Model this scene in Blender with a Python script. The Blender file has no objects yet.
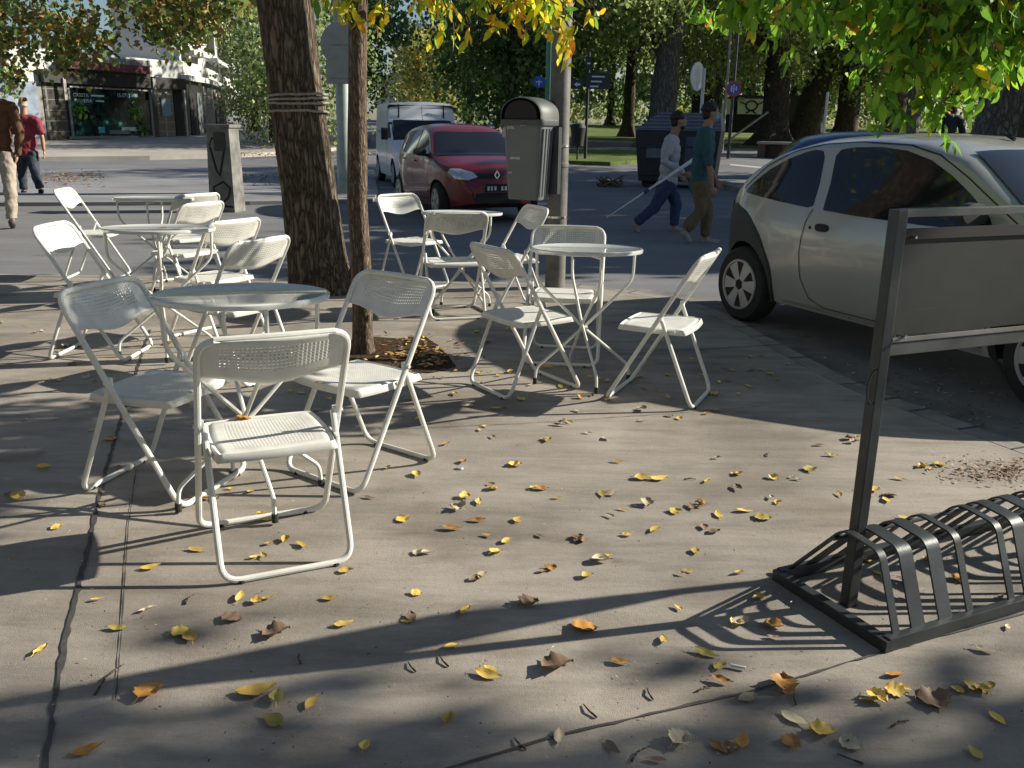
import bpy, bmesh, math, random
import numpy as np
from math import sin, cos, pi, radians, sqrt, atan2
from mathutils import Vector, Matrix, Euler, noise
R = random.Random(7)
sc = bpy.context.scene
COL = sc.collection

# ------------------------------------------------------------------ camera, sky, sun
F, PITCH, CH, ROLL = 912.0, .2773, 1.40, .0155
cam_d = bpy.data.cameras.new('camera'); cam = bpy.data.objects.new('camera', cam_d); COL.objects.link(cam)
cam_d.sensor_width = 36; cam_d.lens = F * 36 / 1024; cam_d.clip_start = .05; cam_d.clip_end = 3000
cam.matrix_world = Matrix.Translation((0, 0, CH)) @ Matrix.Rotation(pi / 2 - PITCH, 4, 'X') @ Matrix.Rotation(ROLL, 4, 'Z')
sc.camera = cam
SUN_EL, SUN_AZ = radians(26.5), atan2(.235, .972)        # azimuth of the sun measured from +X towards +Y
w = bpy.data.worlds.new('World'); sc.world = w; w.use_nodes = True
nt = w.node_tree; bg = nt.nodes['Background']
sky = nt.nodes.new('ShaderNodeTexSky'); sky.sky_type = 'NISHITA'; sky.sun_disc = False
sky.sun_elevation = SUN_EL; sky.sun_rotation = pi / 2 - SUN_AZ; sky.air_density = 1.0; sky.dust_density = .6; sky.ozone_density = 3.0
nt.links.new(sky.outputs[0], bg.inputs[0]); bg.inputs[1].default_value = .056
sd = bpy.data.lights.new('sun', 'SUN'); so = bpy.data.objects.new('sun', sd); COL.objects.link(so)
sd.energy = 5.0; sd.angle = radians(.55); sd.color = (1, .92, .79)
sdir = Vector((cos(SUN_EL) * cos(SUN_AZ), cos(SUN_EL) * sin(SUN_AZ), sin(SUN_EL)))
so.rotation_euler = sdir.to_track_quat('Z', 'Y').to_euler()
sc.view_settings.view_transform = 'Standard'; sc.view_settings.look = 'None'
sc.view_settings.exposure = .76; sc.view_settings.gamma = 1
try: sc.view_settings.use_curve_mapping = False
except Exception: pass
sc.render.resolution_x = 1024; sc.render.resolution_y = 768

# ------------------------------------------------------------------ measuring helpers
def ray(x, y):
    u = x - 512; v = y - 384
    u, v = u * cos(ROLL) + v * sin(ROLL), -u * sin(ROLL) + v * cos(ROLL)
    u /= F; v /= F
    return Vector((u, cos(PITCH) - v * sin(PITCH), -sin(PITCH) - v * cos(PITCH)))
def at(x, y, h=0.0):
    d = ray(x, y); t = (h - CH) / d.z; return Vector((d.x * t, d.y * t, h))
def atd(x, y, Y):
    d = ray(x, y); t = Y / d.y; return Vector((d.x * t, Y, CH + d.z * t))
ROAD = -.05
def g(Y):
    z = ROAD
    if Y > 8: z += .010 * (min(Y, 25) - 8)
    if Y > 25: z += .018 * (min(Y, 110) - 25)
    return z
def atg(x, y, far=105.0):
    d = ray(x, y); f = lambda Y: CH + d.z * Y / d.y - g(Y)
    lo, hi = 1.0, far
    if f(hi) > 0: p = atd(x, y, far); return Vector((p.x, far, g(far)))
    for i in range(50):
        m = (lo + hi) / 2
        if f(m) > 0: lo = m
        else: hi = m
    p = atd(x, y, lo); return Vector((p.x, lo, g(lo)))

# ------------------------------------------------------------------ materials
def newmat(name, rough=.6, metal=0.0, spec=.5):
    m = bpy.data.materials.new(name); m.use_nodes = True
    t = m.node_tree; b = t.nodes['Principled BSDF']
    b.inputs['Roughness'].default_value = rough; b.inputs['Metallic'].default_value = metal
    b.inputs['Specular IOR Level'].default_value = spec
    return m, t, b
def nd(t, typ, **kw):
    n = t.nodes.new(typ)
    for k, v in kw.items():
        if k in n.inputs.keys() if isinstance(k, str) else False: n.inputs[k].default_value = v
        else: setattr(n, k, v)
    return n
def ramp(t, fac, stops):
    r = t.nodes.new('ShaderNodeValToRGB'); e = r.color_ramp.elements
    while len(e) < len(stops): e.new(.5)
    for i, (p, c) in enumerate(stops):
        e[i].position = p; e[i].color = (*c, 1) if len(c) == 3 else c
    t.links.new(fac, r.inputs[0]); return r
def noise_n(t, scale, detail=4, rough=.55, coord='Object', vec=None, stretch=None):
    n = t.nodes.new('ShaderNodeTexNoise'); n.inputs['Scale'].default_value = scale
    n.inputs['Detail'].default_value = detail; n.inputs['Roughness'].default_value = rough
    if vec is None:
        tc = t.nodes.new('ShaderNodeTexCoord'); vec = tc.outputs[coord]
    if stretch:
        mp = t.nodes.new('ShaderNodeMapping'); mp.inputs['Scale'].default_value = stretch
        t.links.new(vec, mp.inputs[0]); vec = mp.outputs[0]
    t.links.new(vec, n.inputs['Vector']); return n
def bump(t, b, h, strength=.3, dist=.01):
    n = t.nodes.new('ShaderNodeBump'); n.inputs['Strength'].default_value = strength; n.inputs['Distance'].default_value = dist
    t.links.new(h, n.inputs['Height']); t.links.new(n.outputs[0], b.inputs['Normal']); return n
def mixc(t, a, b, fac, mode='MIX'):
    m = t.nodes.new('ShaderNodeMix'); m.data_type = 'RGBA'; m.blend_type = mode
    for sock, v in ((m.inputs[6], a), (m.inputs[7], b)):
        if isinstance(v, tuple): sock.default_value = (*v, 1)
        else: t.links.new(v, sock)
    if isinstance(fac, (int, float)): m.inputs[0].default_value = fac
    else: t.links.new(fac, m.inputs[0])
    return m.outputs[2]
def simple(name, c, rough=.6, metal=0.0, var=.18, scale=6, bmp=0.0, spec=.5, coat=0.0):
    m, t, b = newmat(name, rough, metal, spec)
    n = noise_n(t, scale, 5)
    lo = tuple(max(0, x * (1 - var)) for x in c); hi = tuple(min(1, x * (1 + var)) for x in c)
    r = ramp(t, n.outputs[0], [(.3, lo), (.7, hi)])
    t.links.new(r.outputs[0], b.inputs['Base Color'])
    if bmp: bump(t, b, noise_n(t, scale * 12, 3).outputs[0], bmp, .004)
    if coat: b.inputs['Coat Weight'].default_value = coat; b.inputs['Coat Roughness'].default_value = .06
    return m
M = {}
def concrete():
    m, t, b = newmat('pavement_concrete', .82, 0, .35)
    tc = t.nodes.new('ShaderNodeTexCoord')
    n1 = noise_n(t, .7, 8, .62, vec=tc.outputs['Object'])
    n2 = noise_n(t, 5, 9, .7, vec=tc.outputs['Object'], stretch=(.35, 1.6, 1))
    n3 = noise_n(t, 60, 6, .75, vec=tc.outputs['Object'])
    n4 = noise_n(t, 320, 2, .6, vec=tc.outputs['Object'])
    r1 = ramp(t, n1.outputs[0], [(.3, (.21, .192, .168)), (.52, (.345, .31, .265)), (.75, (.43, .39, .335))])
    r2 = ramp(t, n2.outputs[0], [(.3, (.6, .59, .57)), (.55, (1, 1, 1)), (.8, (1.12, 1.1, 1.07))])
    c = mixc(t, r1.outputs[0], r2.outputs[0], .85, 'MULTIPLY')
    r3 = ramp(t, n3.outputs[0], [(.28, (.62, .6, .58)), (.5, (1, 1, 1)), (.72, (1.15, 1.15, 1.14))])
    c = mixc(t, c, r3.outputs[0], .28, 'MULTIPLY')
    # round old stains and specks of grit
    v = t.nodes.new('ShaderNodeTexVoronoi'); v.inputs['Scale'].default_value = 2.1; t.links.new(tc.outputs['Object'], v.inputs['Vector'])
    r4 = ramp(t, v.outputs['Distance'], [(.03, (.45, .43, .41)), (.07, (1, 1, 1))])
    c = mixc(t, c, r4.outputs[0], .55, 'MULTIPLY')
    v2 = t.nodes.new('ShaderNodeTexVoronoi'); v2.inputs['Scale'].default_value = 55; t.links.new(tc.outputs['Object'], v2.inputs['Vector'])
    r5 = ramp(t, v2.outputs['Distance'], [(.09, (.55, .53, .5)), (.16, (1, 1, 1))])
    c = mixc(t, c, r5.outputs[0], .2, 'MULTIPLY')
    n6 = noise_n(t, 1.7, 5, .55, vec=tc.outputs['Object'], stretch=(.8, 1.1, 1)); r6 = ramp(t, n6.outputs[0], [(.38, (.72, .70, .67)), (.5, (1, 1, 1))]); c = mixc(t, c, r6.outputs[0], .8, 'MULTIPLY')
    t.links.new(c, b.inputs['Base Color'])
    ad = t.nodes.new('ShaderNodeMath'); ad.operation = 'ADD'; t.links.new(n3.outputs[0], ad.inputs[0]); t.links.new(n4.outputs[0], ad.inputs[1])
    ad2 = t.nodes.new('ShaderNodeMath'); ad2.operation = 'MULTIPLY_ADD'; t.links.new(n2.outputs[0], ad2.inputs[0]); ad2.inputs[1].default_value = 2.0; t.links.new(ad.outputs[0], ad2.inputs[2])
    bump(t, b, ad2.outputs[0], .55, .004)
    return m
M['concrete'] = concrete()
def asphalt(name, lo, hi, sc_=1.0):
    m, t, b = newmat(name, .8, 0, .4)
    n1 = noise_n(t, .25 * sc_, 6, .6); n3 = noise_n(t, 90, 3, .7); n5 = noise_n(t, 1.2, 7, .7, stretch=(.3, 1.5, 1))
    r1 = ramp(t, n1.outputs[0], [(.3, lo), (.7, hi)])
    r3 = ramp(t, n3.outputs[0], [(.3, (.7, .7, .7)), (.7, (1.3, 1.3, 1.3))])
    r5 = ramp(t, n5.outputs[0], [(.35, (.75, .75, .76)), (.65, (1.15, 1.14, 1.12))])
    c = mixc(t, r1.outputs[0], r3.outputs[0], .5, 'MULTIPLY'); c = mixc(t, c, r5.outputs[0], .7, 'MULTIPLY')
    t.links.new(c, b.inputs['Base Color']); bump(t, b, n3.outputs[0], .5, .004); return m
M['asphalt'] = asphalt('road_asphalt', (.135, .14, .152), (.215, .215, .218))
M['paving'] = asphalt('grey_paving', (.21, .215, .225), (.31, .31, .31), 2)
M['farpave'] = asphalt('far_pavement', (.32, .295, .26), (.46, .43, .38), 2)
def lawn():
    m, t, b = newmat('lawn', .9, 0, .2)
    n1 = noise_n(t, .5, 6, .6); n2 = noise_n(t, 9, 4, .7)
    r = ramp(t, n1.outputs[0], [(.3, (.08, .12, .03)), (.55, (.13, .17, .045)), (.75, (.22, .21, .09))])
    r2 = ramp(t, n2.outputs[0], [(.3, (.6, .6, .6)), (.7, (1.3, 1.3, 1.2))])
    t.links.new(mixc(t, r.outputs[0], r2.outputs[0], .8, 'MULTIPLY'), b.inputs['Base Color']); bump(t, b, n2.outputs[0], 1, .05); return m
M['lawn'] = lawn()
def soil():
    m, t, b = newmat('soil', .95, 0, .2)
    n = noise_n(t, 30, 6, .7); r = ramp(t, n.outputs[0], [(.35, (.03, .018, .01)), (.6, (.09, .055, .03)), (.75, (.17, .11, .06))])
    t.links.new(r.outputs[0], b.inputs['Base Color']); bump(t, b, n.outputs[0], 1, .03); return m
M['soil'] = soil()
def paint():
    m, t, b = newmat('white_enamel', .38, 0, .5)
    n = noise_n(t, 9, 6, .6); n2 = noise_n(t, 70, 3, .6)
    r = ramp(t, n.outputs[0], [(.3, (.60, .60, .55)), (.6, (.74, .735, .68))])
    r2 = ramp(t, n2.outputs[0], [(.27, (.55, .5, .42)), (.36, (1, 1, 1))])
    t.links.new(mixc(t, r.outputs[0], r2.outputs[0], .5, 'MULTIPLY'), b.inputs['Base Color'])
    rr = ramp(t, n.outputs[0], [(.3, (.28, .28, .28)), (.7, (.5, .5, .5))]); t.links.new(rr.outputs[0], b.inputs['Roughness'])
    bump(t, b, n2.outputs[0], .08, .002); return m
M['enamel'] = paint()
M['tabletop'] = simple('table_enamel', (.60, .62, .59), .16, 0, .12, 5, .03, .7, .5)
M['cap'] = simple('black_rubber', (.02, .02, .02), .7)
M['darksteel'] = simple('dark_grey_steel', (.045, .052, .055), .42, .35, .3, 8, .1)
M['panel'] = None
def panelm():
    m, t, b = newmat('grey_board', .65, 0, .3)
    n = noise_n(t, 3, 7, .7); n2 = noise_n(t, 14, 6, .8, stretch=(.4, .4, 3))
    r = ramp(t, n.outputs[0], [(.3, (.026, .029, .027)), (.7, (.048, .052, .048))])
    r2 = ramp(t, n2.outputs[0], [(.62, (1, 1, 1)), (.72, (1.9, 1.9, 1.85))])
    t.links.new(mixc(t, r.outputs[0], r2.outputs[0], .6, 'MULTIPLY'), b.inputs['Base Color']); return m
M['panel'] = panelm()
def bark(name, dark, light, sx=9, sz=1.6, strength=1.0):
    m, t, b = newmat(name, .92, 0, .2)
    tc = t.nodes.new('ShaderNodeTexCoord')
    mp = t.nodes.new('ShaderNodeMapping'); mp.inputs['Scale'].default_value = (sx, sx, sz); t.links.new(tc.outputs['Object'], mp.inputs[0])
    nz = noise_n(t, 2.0, 3, .5, vec=mp.outputs[0])
    mx = t.nodes.new('ShaderNodeVectorMath'); mx.operation = 'MULTIPLY_ADD'; t.links.new(nz.outputs['Color'], mx.inputs[0]); mx.inputs[1].default_value = (1.1, 1.1, 1.1); t.links.new(mp.outputs[0], mx.inputs[2])
    v = t.nodes.new('ShaderNodeTexVoronoi'); v.feature = 'DISTANCE_TO_EDGE'; v.inputs['Scale'].default_value = 3.2; t.links.new(mx.outputs[0], v.inputs['Vector'])
    n = noise_n(t, 22, 6, .7, vec=tc.outputs['Object'])
    mm = t.nodes.new('ShaderNodeMath'); mm.operation = 'MULTIPLY_ADD'; t.links.new(n.outputs[0], mm.inputs[0]); mm.inputs[1].default_value = .25
    cl = t.nodes.new('ShaderNodeMath'); cl.operation = 'MINIMUM'; t.links.new(v.outputs['Distance'], cl.inputs[0]); cl.inputs[1].default_value = .35; t.links.new(cl.outputs[0], mm.inputs[2])
    r = ramp(t, mm.outputs[0], [(.12, dark), (.3, tuple((a + c) / 2 for a, c in zip(dark, light))), (.5, light)])
    t.links.new(r.outputs[0], b.inputs['Base Color']); bump(t, b, mm.outputs[0], strength, .05); return m
M['bark'] = bark('ridged_bark', (.035, .026, .019), (.21, .165, .12), 7, 1.3)
M['bark2'] = bark('young_bark', (.06, .042, .03), (.24, .18, .13), 18, 3.0, .6)
M['bark3'] = bark('grey_bark', (.05, .048, .045), (.19, .18, .165), 3, .6, .8)
M['bark4'] = bark('brown_bark', (.03, .024, .018), (.12, .095, .07), 4, .8, .8)
LB = {'dark_leaves': 4.0, 'park_leaves': 3.3, 'olive_leaves': 2.8, 'golden_leaves': 1.9, 'turning_leaves': 1.6, 'yellow_leaves': 1.45, 'green_leaves': 1.9}
def leafmat(name, stops, trans=.45, rough=.45):
    stops = [(p, tuple(min(.85, k * LB.get(name, 1)) for k in c)) for p, c in stops]
    m = bpy.data.materials.new(name); m.use_nodes = True; t = m.node_tree; b = t.nodes['Principled BSDF']; out = t.nodes['Material Output']
    ge = t.nodes.new('ShaderNodeNewGeometry')
    r = ramp(t, ge.outputs['Random Per Island'], stops)
    n = noise_n(t, 40, 3, .6); r2 = ramp(t, n.outputs[0], [(.3, (.75, .75, .75)), (.7, (1.15, 1.15, 1.15))])
    c = mixc(t, r.outputs[0], r2.outputs[0], .5, 'MULTIPLY')
    t.links.new(c, b.inputs['Base Color']); b.inputs['Roughness'].default_value = rough; b.inputs['Specular IOR Level'].default_value = .35
    tr = t.nodes.new('ShaderNodeBsdfTranslucent'); mx = t.nodes.new('ShaderNodeMixShader'); mx.inputs[0].default_value = trans
    t.links.new(mixc(t, c, (1, 1, 1), .0), tr.inputs[0])
    t.links.new(b.outputs[0], mx.inputs[1]); t.links.new(tr.outputs[0], mx.inputs[2]); t.links.new(mx.outputs[0], out.inputs[0]); return m
M['lf_yellow'] = leafmat('yellow_leaves', [(0, (.20, .30, .03)), (.3, (.45, .42, .03)), (.6, (.75, .52, .02)), (.92, (.70, .36, .03)), (1, (.5, .16, .03))], .55)
M['lf_green'] = leafmat('green_leaves', [(0, (.07, .16, .02)), (.5, (.12, .24, .025)), (.9, (.2, .34, .03)), (.97, (.45, .35, .04)), (1, (.5, .2, .03))], .5)
M['lf_brown'] = leafmat('turning_leaves', [(0, (.035, .05, .012)), (.5, (.08, .09, .02)), (.8, (.16, .11, .03)), (1, (.22, .12, .03))], .3)
M['lf_dark'] = leafmat('dark_leaves', [(0, (.014, .026, .010)), (.6, (.03, .05, .016)), (1, (.06, .085, .025))], .45)
M['lf_mid'] = leafmat('park_leaves', [(0, (.03, .055, .016)), (.5, (.06, .095, .025)), (1, (.12, .15, .045))], .48)
M['lf_olive'] = leafmat('olive_leaves', [(0, (.06, .08, .03)), (.5, (.12, .14, .05)), (1, (.22, .23, .10))], .48)
M['lf_gold'] = leafmat('golden_leaves', [(0, (.08, .10, .02)), (.5, (.20, .19, .03)), (1, (.38, .28, .04))], .4)
def dryleaf(name, a, b_):
    m, t, b = newmat(name, .6, 0, .35)
    oi = t.nodes.new('ShaderNodeObjectInfo'); n = noise_n(t, 45, 5, .6)
    r = ramp(t, n.outputs[0], [(.3, a), (.65, b_)])
    hs = t.nodes.new('ShaderNodeHueSaturation'); t.links.new(r.outputs[0], hs.inputs['Color'])
    mr = t.nodes.new('ShaderNodeMapRange'); mr.inputs[3].default_value = .7; mr.inputs[4].default_value = 1.35; t.links.new(oi.outputs['Random'], mr.inputs[0]); t.links.new(mr.outputs[0], hs.inputs['Value'])
    t.links.new(hs.outputs[0], b.inputs['Base Color']); return m
M['fy'] = dryleaf('fallen_yellow', (.50, .33, .06), (.70, .50, .13))
M['fo'] = dryleaf('fallen_orange', (.30, .13, .04), (.52, .27, .06))
M['fb'] = dryleaf('fallen_brown', (.16, .10, .06), (.30, .20, .13))
M['fg'] = dryleaf('fallen_green', (.34, .28, .06), (.50, .40, .11))
M['fp'] = dryleaf('fallen_pale', (.38, .31, .20), (.55, .47, .33))
M['carpaint_silver'] = simple('silver_car_paint', (.39, .39, .375), .24, .2, .04, 2, 0, .5, .6)
M['carpaint_red'] = simple('red_car_paint', (.15, .012, .012), .3, .2, .05, 2, 0, .5, .6)
M['carpaint_white'] = simple('white_car_paint', (.68, .70, .72), .35, 0, .05, 2, 0, .5, .4)
M['carpaint_blue'] = simple('blue_car_paint', (.07, .11, .24), .3, .3, .05, 2, 0, .5, .6)
M['plastic_dark'] = simple('dark_bumper_plastic', (.025, .027, .029), .6, 0, .15, 10, .1)
M['rubber'] = simple('tyre_rubber', (.018, .018, .018), .85, 0, .2, 20, .2)
M['hub'] = simple('wheel_silver', (.42, .42, .42), .4, .5, .1)
def glassm():
    m, t, b = newmat('dark_car_glass', .04, 0, .5); b.inputs['Base Color'].default_value = (.012, .014, .017, 1)
    return m
M['glass'] = glassm()
M['lampglass'] = simple('headlamp', (.6, .63, .66), .12, .5, .2, 20, 0, .8, .6)
M['chrome'] = simple('chrome', (.7, .7, .72), .18, .95, .05)
M['greyplastic'] = simple('grey_bin_plastic', (.13, .15, .155), .45, 0, .12, 4, .06)
M['binlid'] = simple('grey_bin_lid', (.07, .078, .074), .55, 0, .12, 4, .04)
M['polewood'] = simple('dark_painted_pole', (.045, .036, .028), .7, 0, .3, 5, .3)
M['galv'] = simple('grey_painted_metal', (.27, .26, .24), .55, .2, .22, 9, .15)
M['palegreen'] = simple('pale_green_metal', (.33, .40, .38), .5, .1, .2, 4, .1)
M['black'] = simple('black_matte', (.012, .012, .013), .7)
M['white'] = simple('white_sign', (.62, .66, .68), .5, 0, .08)
M['skin'] = simple('skin', (.42, .24, .16), .55, 0, .08)
M['skin2'] = simple('tanned_skin', (.30, .165, .105), .55, 0, .08)
M['hair'] = simple('dark_hair', (.012, .009, .008), .6, 0, .3, 40, .4)
M['greyhair'] = simple('grey_hair', (.4, .38, .36), .7, 0, .2, 40, .4)

# ------------------------------------------------------------------ objects
def link(o, parent=None):
    COL.objects.link(o)
    if parent is not None: o.parent = parent
    return o
def tag(o, label=None, cat=None, group=None, kind=None):
    if label: o['label'] = label
    if cat: o['category'] = cat
    if group: o['group'] = group
    if kind: o['kind'] = kind
    return o
def empty(name, loc=(0, 0, 0), rz=0, label=None, cat=None, group=None):
    o = bpy.data.objects.new(name, None); o.empty_display_size = .1; link(o); o.location = loc; o.rotation_euler = (0, 0, rz)
    return tag(o, label, cat, group)
class MB:
    def __init__(s): s.v = []; s.f = []
    def add(s, vs, fs):
        n = len(s.v); s.v += [tuple(v) for v in vs]; s.f += [tuple(i + n for i in f) for f in fs]; return s
    def box(s, c, size, rot=None, taper=(1, 1)):
        x, y, z = (q / 2 for q in size); vs = []
        for k in (-1, 1):
            tx, ty = taper if k > 0 else (1, 1)
            for a, b in ((-1, -1), (1, -1), (1, 1), (-1, 1)): vs.append(Vector((a * x * tx, b * y * ty, k * z)))
        if rot is not None: vs = [rot @ v for v in vs]
        vs = [v + Vector(c) for v in vs]
        return s.add(vs, [(3, 2, 1, 0), (4, 5, 6, 7), (0, 1, 5, 4), (1, 2, 6, 5), (2, 3, 7, 6), (3, 0, 4, 7)])
    def sweep(s, pts, r, closed=False, n=10, cap=True, sq=None):
        pts = [Vector(p) for p in pts]; N = len(pts)
        if not hasattr(r, '__len__'): r = [r] * N
        tans = []
        for i in range(N):
            a = pts[(i - 1) % N] if (closed or i > 0) else pts[i]
            b = pts[(i + 1) % N] if (closed or i < N - 1) else pts[i]
            tans.append((b - a).normalized())
        t0 = tans[0]; up = Vector((0, 0, 1)) if abs(t0.z) < .9 else Vector((1, 0, 0))
        nrm = (up - t0 * up.dot(t0)).normalized(); vs = []
        for i in range(N):
            t = tans[i]; nrm = (nrm - t * nrm.dot(t)).normalized(); bi = t.cross(nrm)
            for k in range(n):
                a = 2 * pi * k / n + (pi / n if sq else 0); q = (nrm * cos(a) + bi * sin(a)) * r[i]
                vs.append(pts[i] + q)
        fs = []
        for i in range(N if closed else N - 1):
            j = (i + 1) % N
            for k in range(n): fs.append((i * n + k, i * n + (k + 1) % n, j * n + (k + 1) % n, j * n + k))
        if not closed and cap: fs += [tuple(reversed(range(n))), tuple((N - 1) * n + k for k in range(n))]
        return s.add(vs, fs)
    def cyl(s, a, b, r1, r2=None, n=16): return s.sweep([a, b], [r1, r1 if r2 is None else r2], n=n)
    def lathe(s, prof, n=24, c=(0, 0, 0), axis='Z', squash=(1, 1)):
        vs = []; fs = []
        for (r, z) in prof:
            for k in range(n):
                a = 2 * pi * k / n; p = (r * cos(a) * squash[0], r * sin(a) * squash[1], z)
                if axis == 'Y': p = (p[0], -p[2], p[1])
                if axis == 'X': p = (p[2], p[0], p[1])
                vs.append(Vector(p) + Vector(c))
        m = len(prof)
        for i in range(m - 1):
            for k in range(n): fs.append((i * n + k, i * n + (k + 1) % n, (i + 1) * n + (k + 1) % n, (i + 1) * n + k))
        fs += [tuple(reversed(range(n))), tuple((m - 1) * n + k for k in range(n))]
        return s.add(vs, fs)
    def prism(s, poly, axis_vec, origin=(0, 0, 0)):
        o = Vector(origin); a = Vector(axis_vec); vs = [Vector(p) + o for p in poly]; n = len(vs)
        vs += [v + a for v in vs]
        fs = [tuple(reversed(range(n))), tuple(range(n, 2 * n))] + [(i, (i + 1) % n, (i + 1) % n + n, i + n) for i in range(n)]
        return s.add(vs, fs)
    def mesh(s, name, smooth=None, bevel=0):
        me = bpy.data.meshes.new(name); me.from_pydata(s.v, [], s.f); me.update()
        bm = bmesh.new(); bm.from_mesh(me); bmesh.ops.recalc_face_normals(bm, faces=bm.faces)
        if bevel: bmesh.ops.bevel(bm, geom=[e for e in bm.edges if len(e.link_faces) == 2 and e.calc_face_angle(0) > .6], offset=bevel, segments=2, affect='EDGES', profile=.7)
        if smooth:
            for f in bm.faces: f.smooth = True
            for e in bm.edges:
                if len(e.link_faces) == 2 and e.calc_face_angle(0) > radians(smooth): e.smooth = False
        bm.to_mesh(me); bm.free(); return me
    def build(s, name, m, parent=None, smooth=35, bevel=0):
        me = s.mesh(name, smooth, bevel); me.materials.append(m)
        return link(bpy.data.objects.new(name, me), parent)
def rounded(pts, rad, closed=True, seg=5):
    pts = [Vector(p) for p in pts]; N = len(pts); out = []
    if not hasattr(rad, '__len__'): rad = [rad] * N
    for i in range(N):
        p = pts[i]
        if (not closed and i in (0, N - 1)) or rad[i] <= 0: out.append(p); continue
        a = pts[(i - 1) % N] - p; b = pts[(i + 1) % N] - p; d = rad[i]
        A = p + a.normalized() * d; B = p + b.normalized() * d
        for k in range(seg + 1):
            u = k / seg; out.append(A * (1 - u) ** 2 + p * 2 * u * (1 - u) + B * u ** 2)
    return out
def copy_tree(o, parent=None):
    c = o.copy(); link(c)
    if parent is not None: c.parent = parent
    for ch in list(o.children): copy_tree(ch, c)
    return c
def text(body, size, mat, parent, name, extrude=.004, align='LEFT'):
    cu = bpy.data.curves.new(name, 'FONT'); cu.body = body; cu.size = size; cu.extrude = extrude; cu.align_x = align
    o = bpy.data.objects.new(name, cu); link(o)
    dg = bpy.context.evaluated_depsgraph_get(); me = bpy.data.meshes.new_from_object(o.evaluated_get(dg))
    bpy.data.objects.remove(o); me.materials.clear(); me.materials.append(mat)
    return link(bpy.data.objects.new(name, me), parent)
def bake(o):
    dg = bpy.context.evaluated_depsgraph_get(); me = bpy.data.meshes.new_from_object(o.evaluated_get(dg))
    o.modifiers.clear(); old = o.data; o.data = me; bpy.data.meshes.remove(old); return o

# ------------------------------------------------------------------ the ground
def sheet(name, poly, z, m, thick=0.0, zf=None):
    s = MB(); n = len(poly); top = [(p[0], p[1], (zf(p[1]) if zf else 0) + z) for p in poly]
    s.v = top[:]; s.f = [tuple(range(n))]
    if thick:
        s.v += [(p[0], p[1], p[2] - thick) for p in top]; s.f += [(i, (i + 1) % n, (i + 1) % n + n, i + n) for i in range(n)]
    o = s.build(name, m, smooth=None); return tag(o, kind='structure')
s = MB(); ys = [-30, 8, 12, 16, 20, 25, 35, 50, 70, 90, 110, 200, 900]; xs = [-700, -60, -20, -5, 0, 5, 20, 60, 700]
for y in ys:
    for x in xs: s.v.append((x, y, g(y)))
for j in range(len(ys) - 1):
    for i in range(len(xs) - 1):
        a = j * len(xs) + i; s.f.append((a, a + 1, a + 1 + len(xs), a + len(xs)))
tag(s.build('road', M['asphalt'], smooth=60), kind='structure')

kerb = rounded([(6.2, -6, 0), (3.05, 2.6, 0), (2.38, 4.15, 0), (2.02, 5.0, 0), (1.8, 6.3, 0), (1.62, 7.5, 0), (.75, 8.35, 0), (-40, 8.9, 0)], [0, .4, .3, .3, .3, .5, .6, 0], closed=False, seg=6)
pave = [(p.x, p.y) for p in kerb] + [(-40, -6)]
# a kerb stone strip along the edge: the pavement stops short of it
def offset_line(line, d):
    out = []
    for i, p in enumerate(line):
        a = line[max(0, i - 1)]; b = line[min(len(line) - 1, i + 1)]; t = (b - a).normalized(); out.append(p + Vector((-t.y, t.x, 0)) * d)
    return out
inner = offset_line(kerb, .16)
sheet('pavement', [(p.x, p.y) for p in inner] + [(-40, -6)], 0.0, M['concrete'], .3)
s = MB(); n = len(kerb)
prof = [(0, -.3), (0, -.03), (.03, .0), (.155, .0), (.155, -.3)]
for p, q in zip(kerb, inner):
    d = (q - p)
    for (u, z) in prof: s.v.append((p.x + d.x * u / .16, p.y + d.y * u / .16, z + R.uniform(-.002, .002)))
k = len(prof)
for i in range(n - 1):
    for j in range(k - 1): s.f.append((i * k + j, i * k + j + 1, (i + 1) * k + j + 1, (i + 1) * k + j))
M['kerb'] = simple('kerb_stone', (.25, .235, .21), .85, 0, .3, 5, .4)
tag(s.build('kerb', M['kerb'], smooth=30), kind='structure')
s = MB()
for i in range(0, n - 1):                              # joints between the kerb stones
    a, b = kerb[i], kerb[i + 1]; m_ = int((b - a).length / .95)
    for k in range(m_ + 1):
        p = a.lerp(b, (k + .5) / (m_ + 1)); 
        if (b - a).length < .3 and i % 3: continue
        t = (b - a).normalized(); nn = Vector((-t.y, t.x, 0)); q = p + nn * .155; s.add([p + t * .006 + Vector((0, 0, .004)), q + t * .006 + Vector((0, 0, .004)), q - t * .006 + Vector((0, 0, .004)), p - t * .006 + Vector((0, 0, .004))], [(0, 1, 2, 3)])
KJ = s
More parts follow.
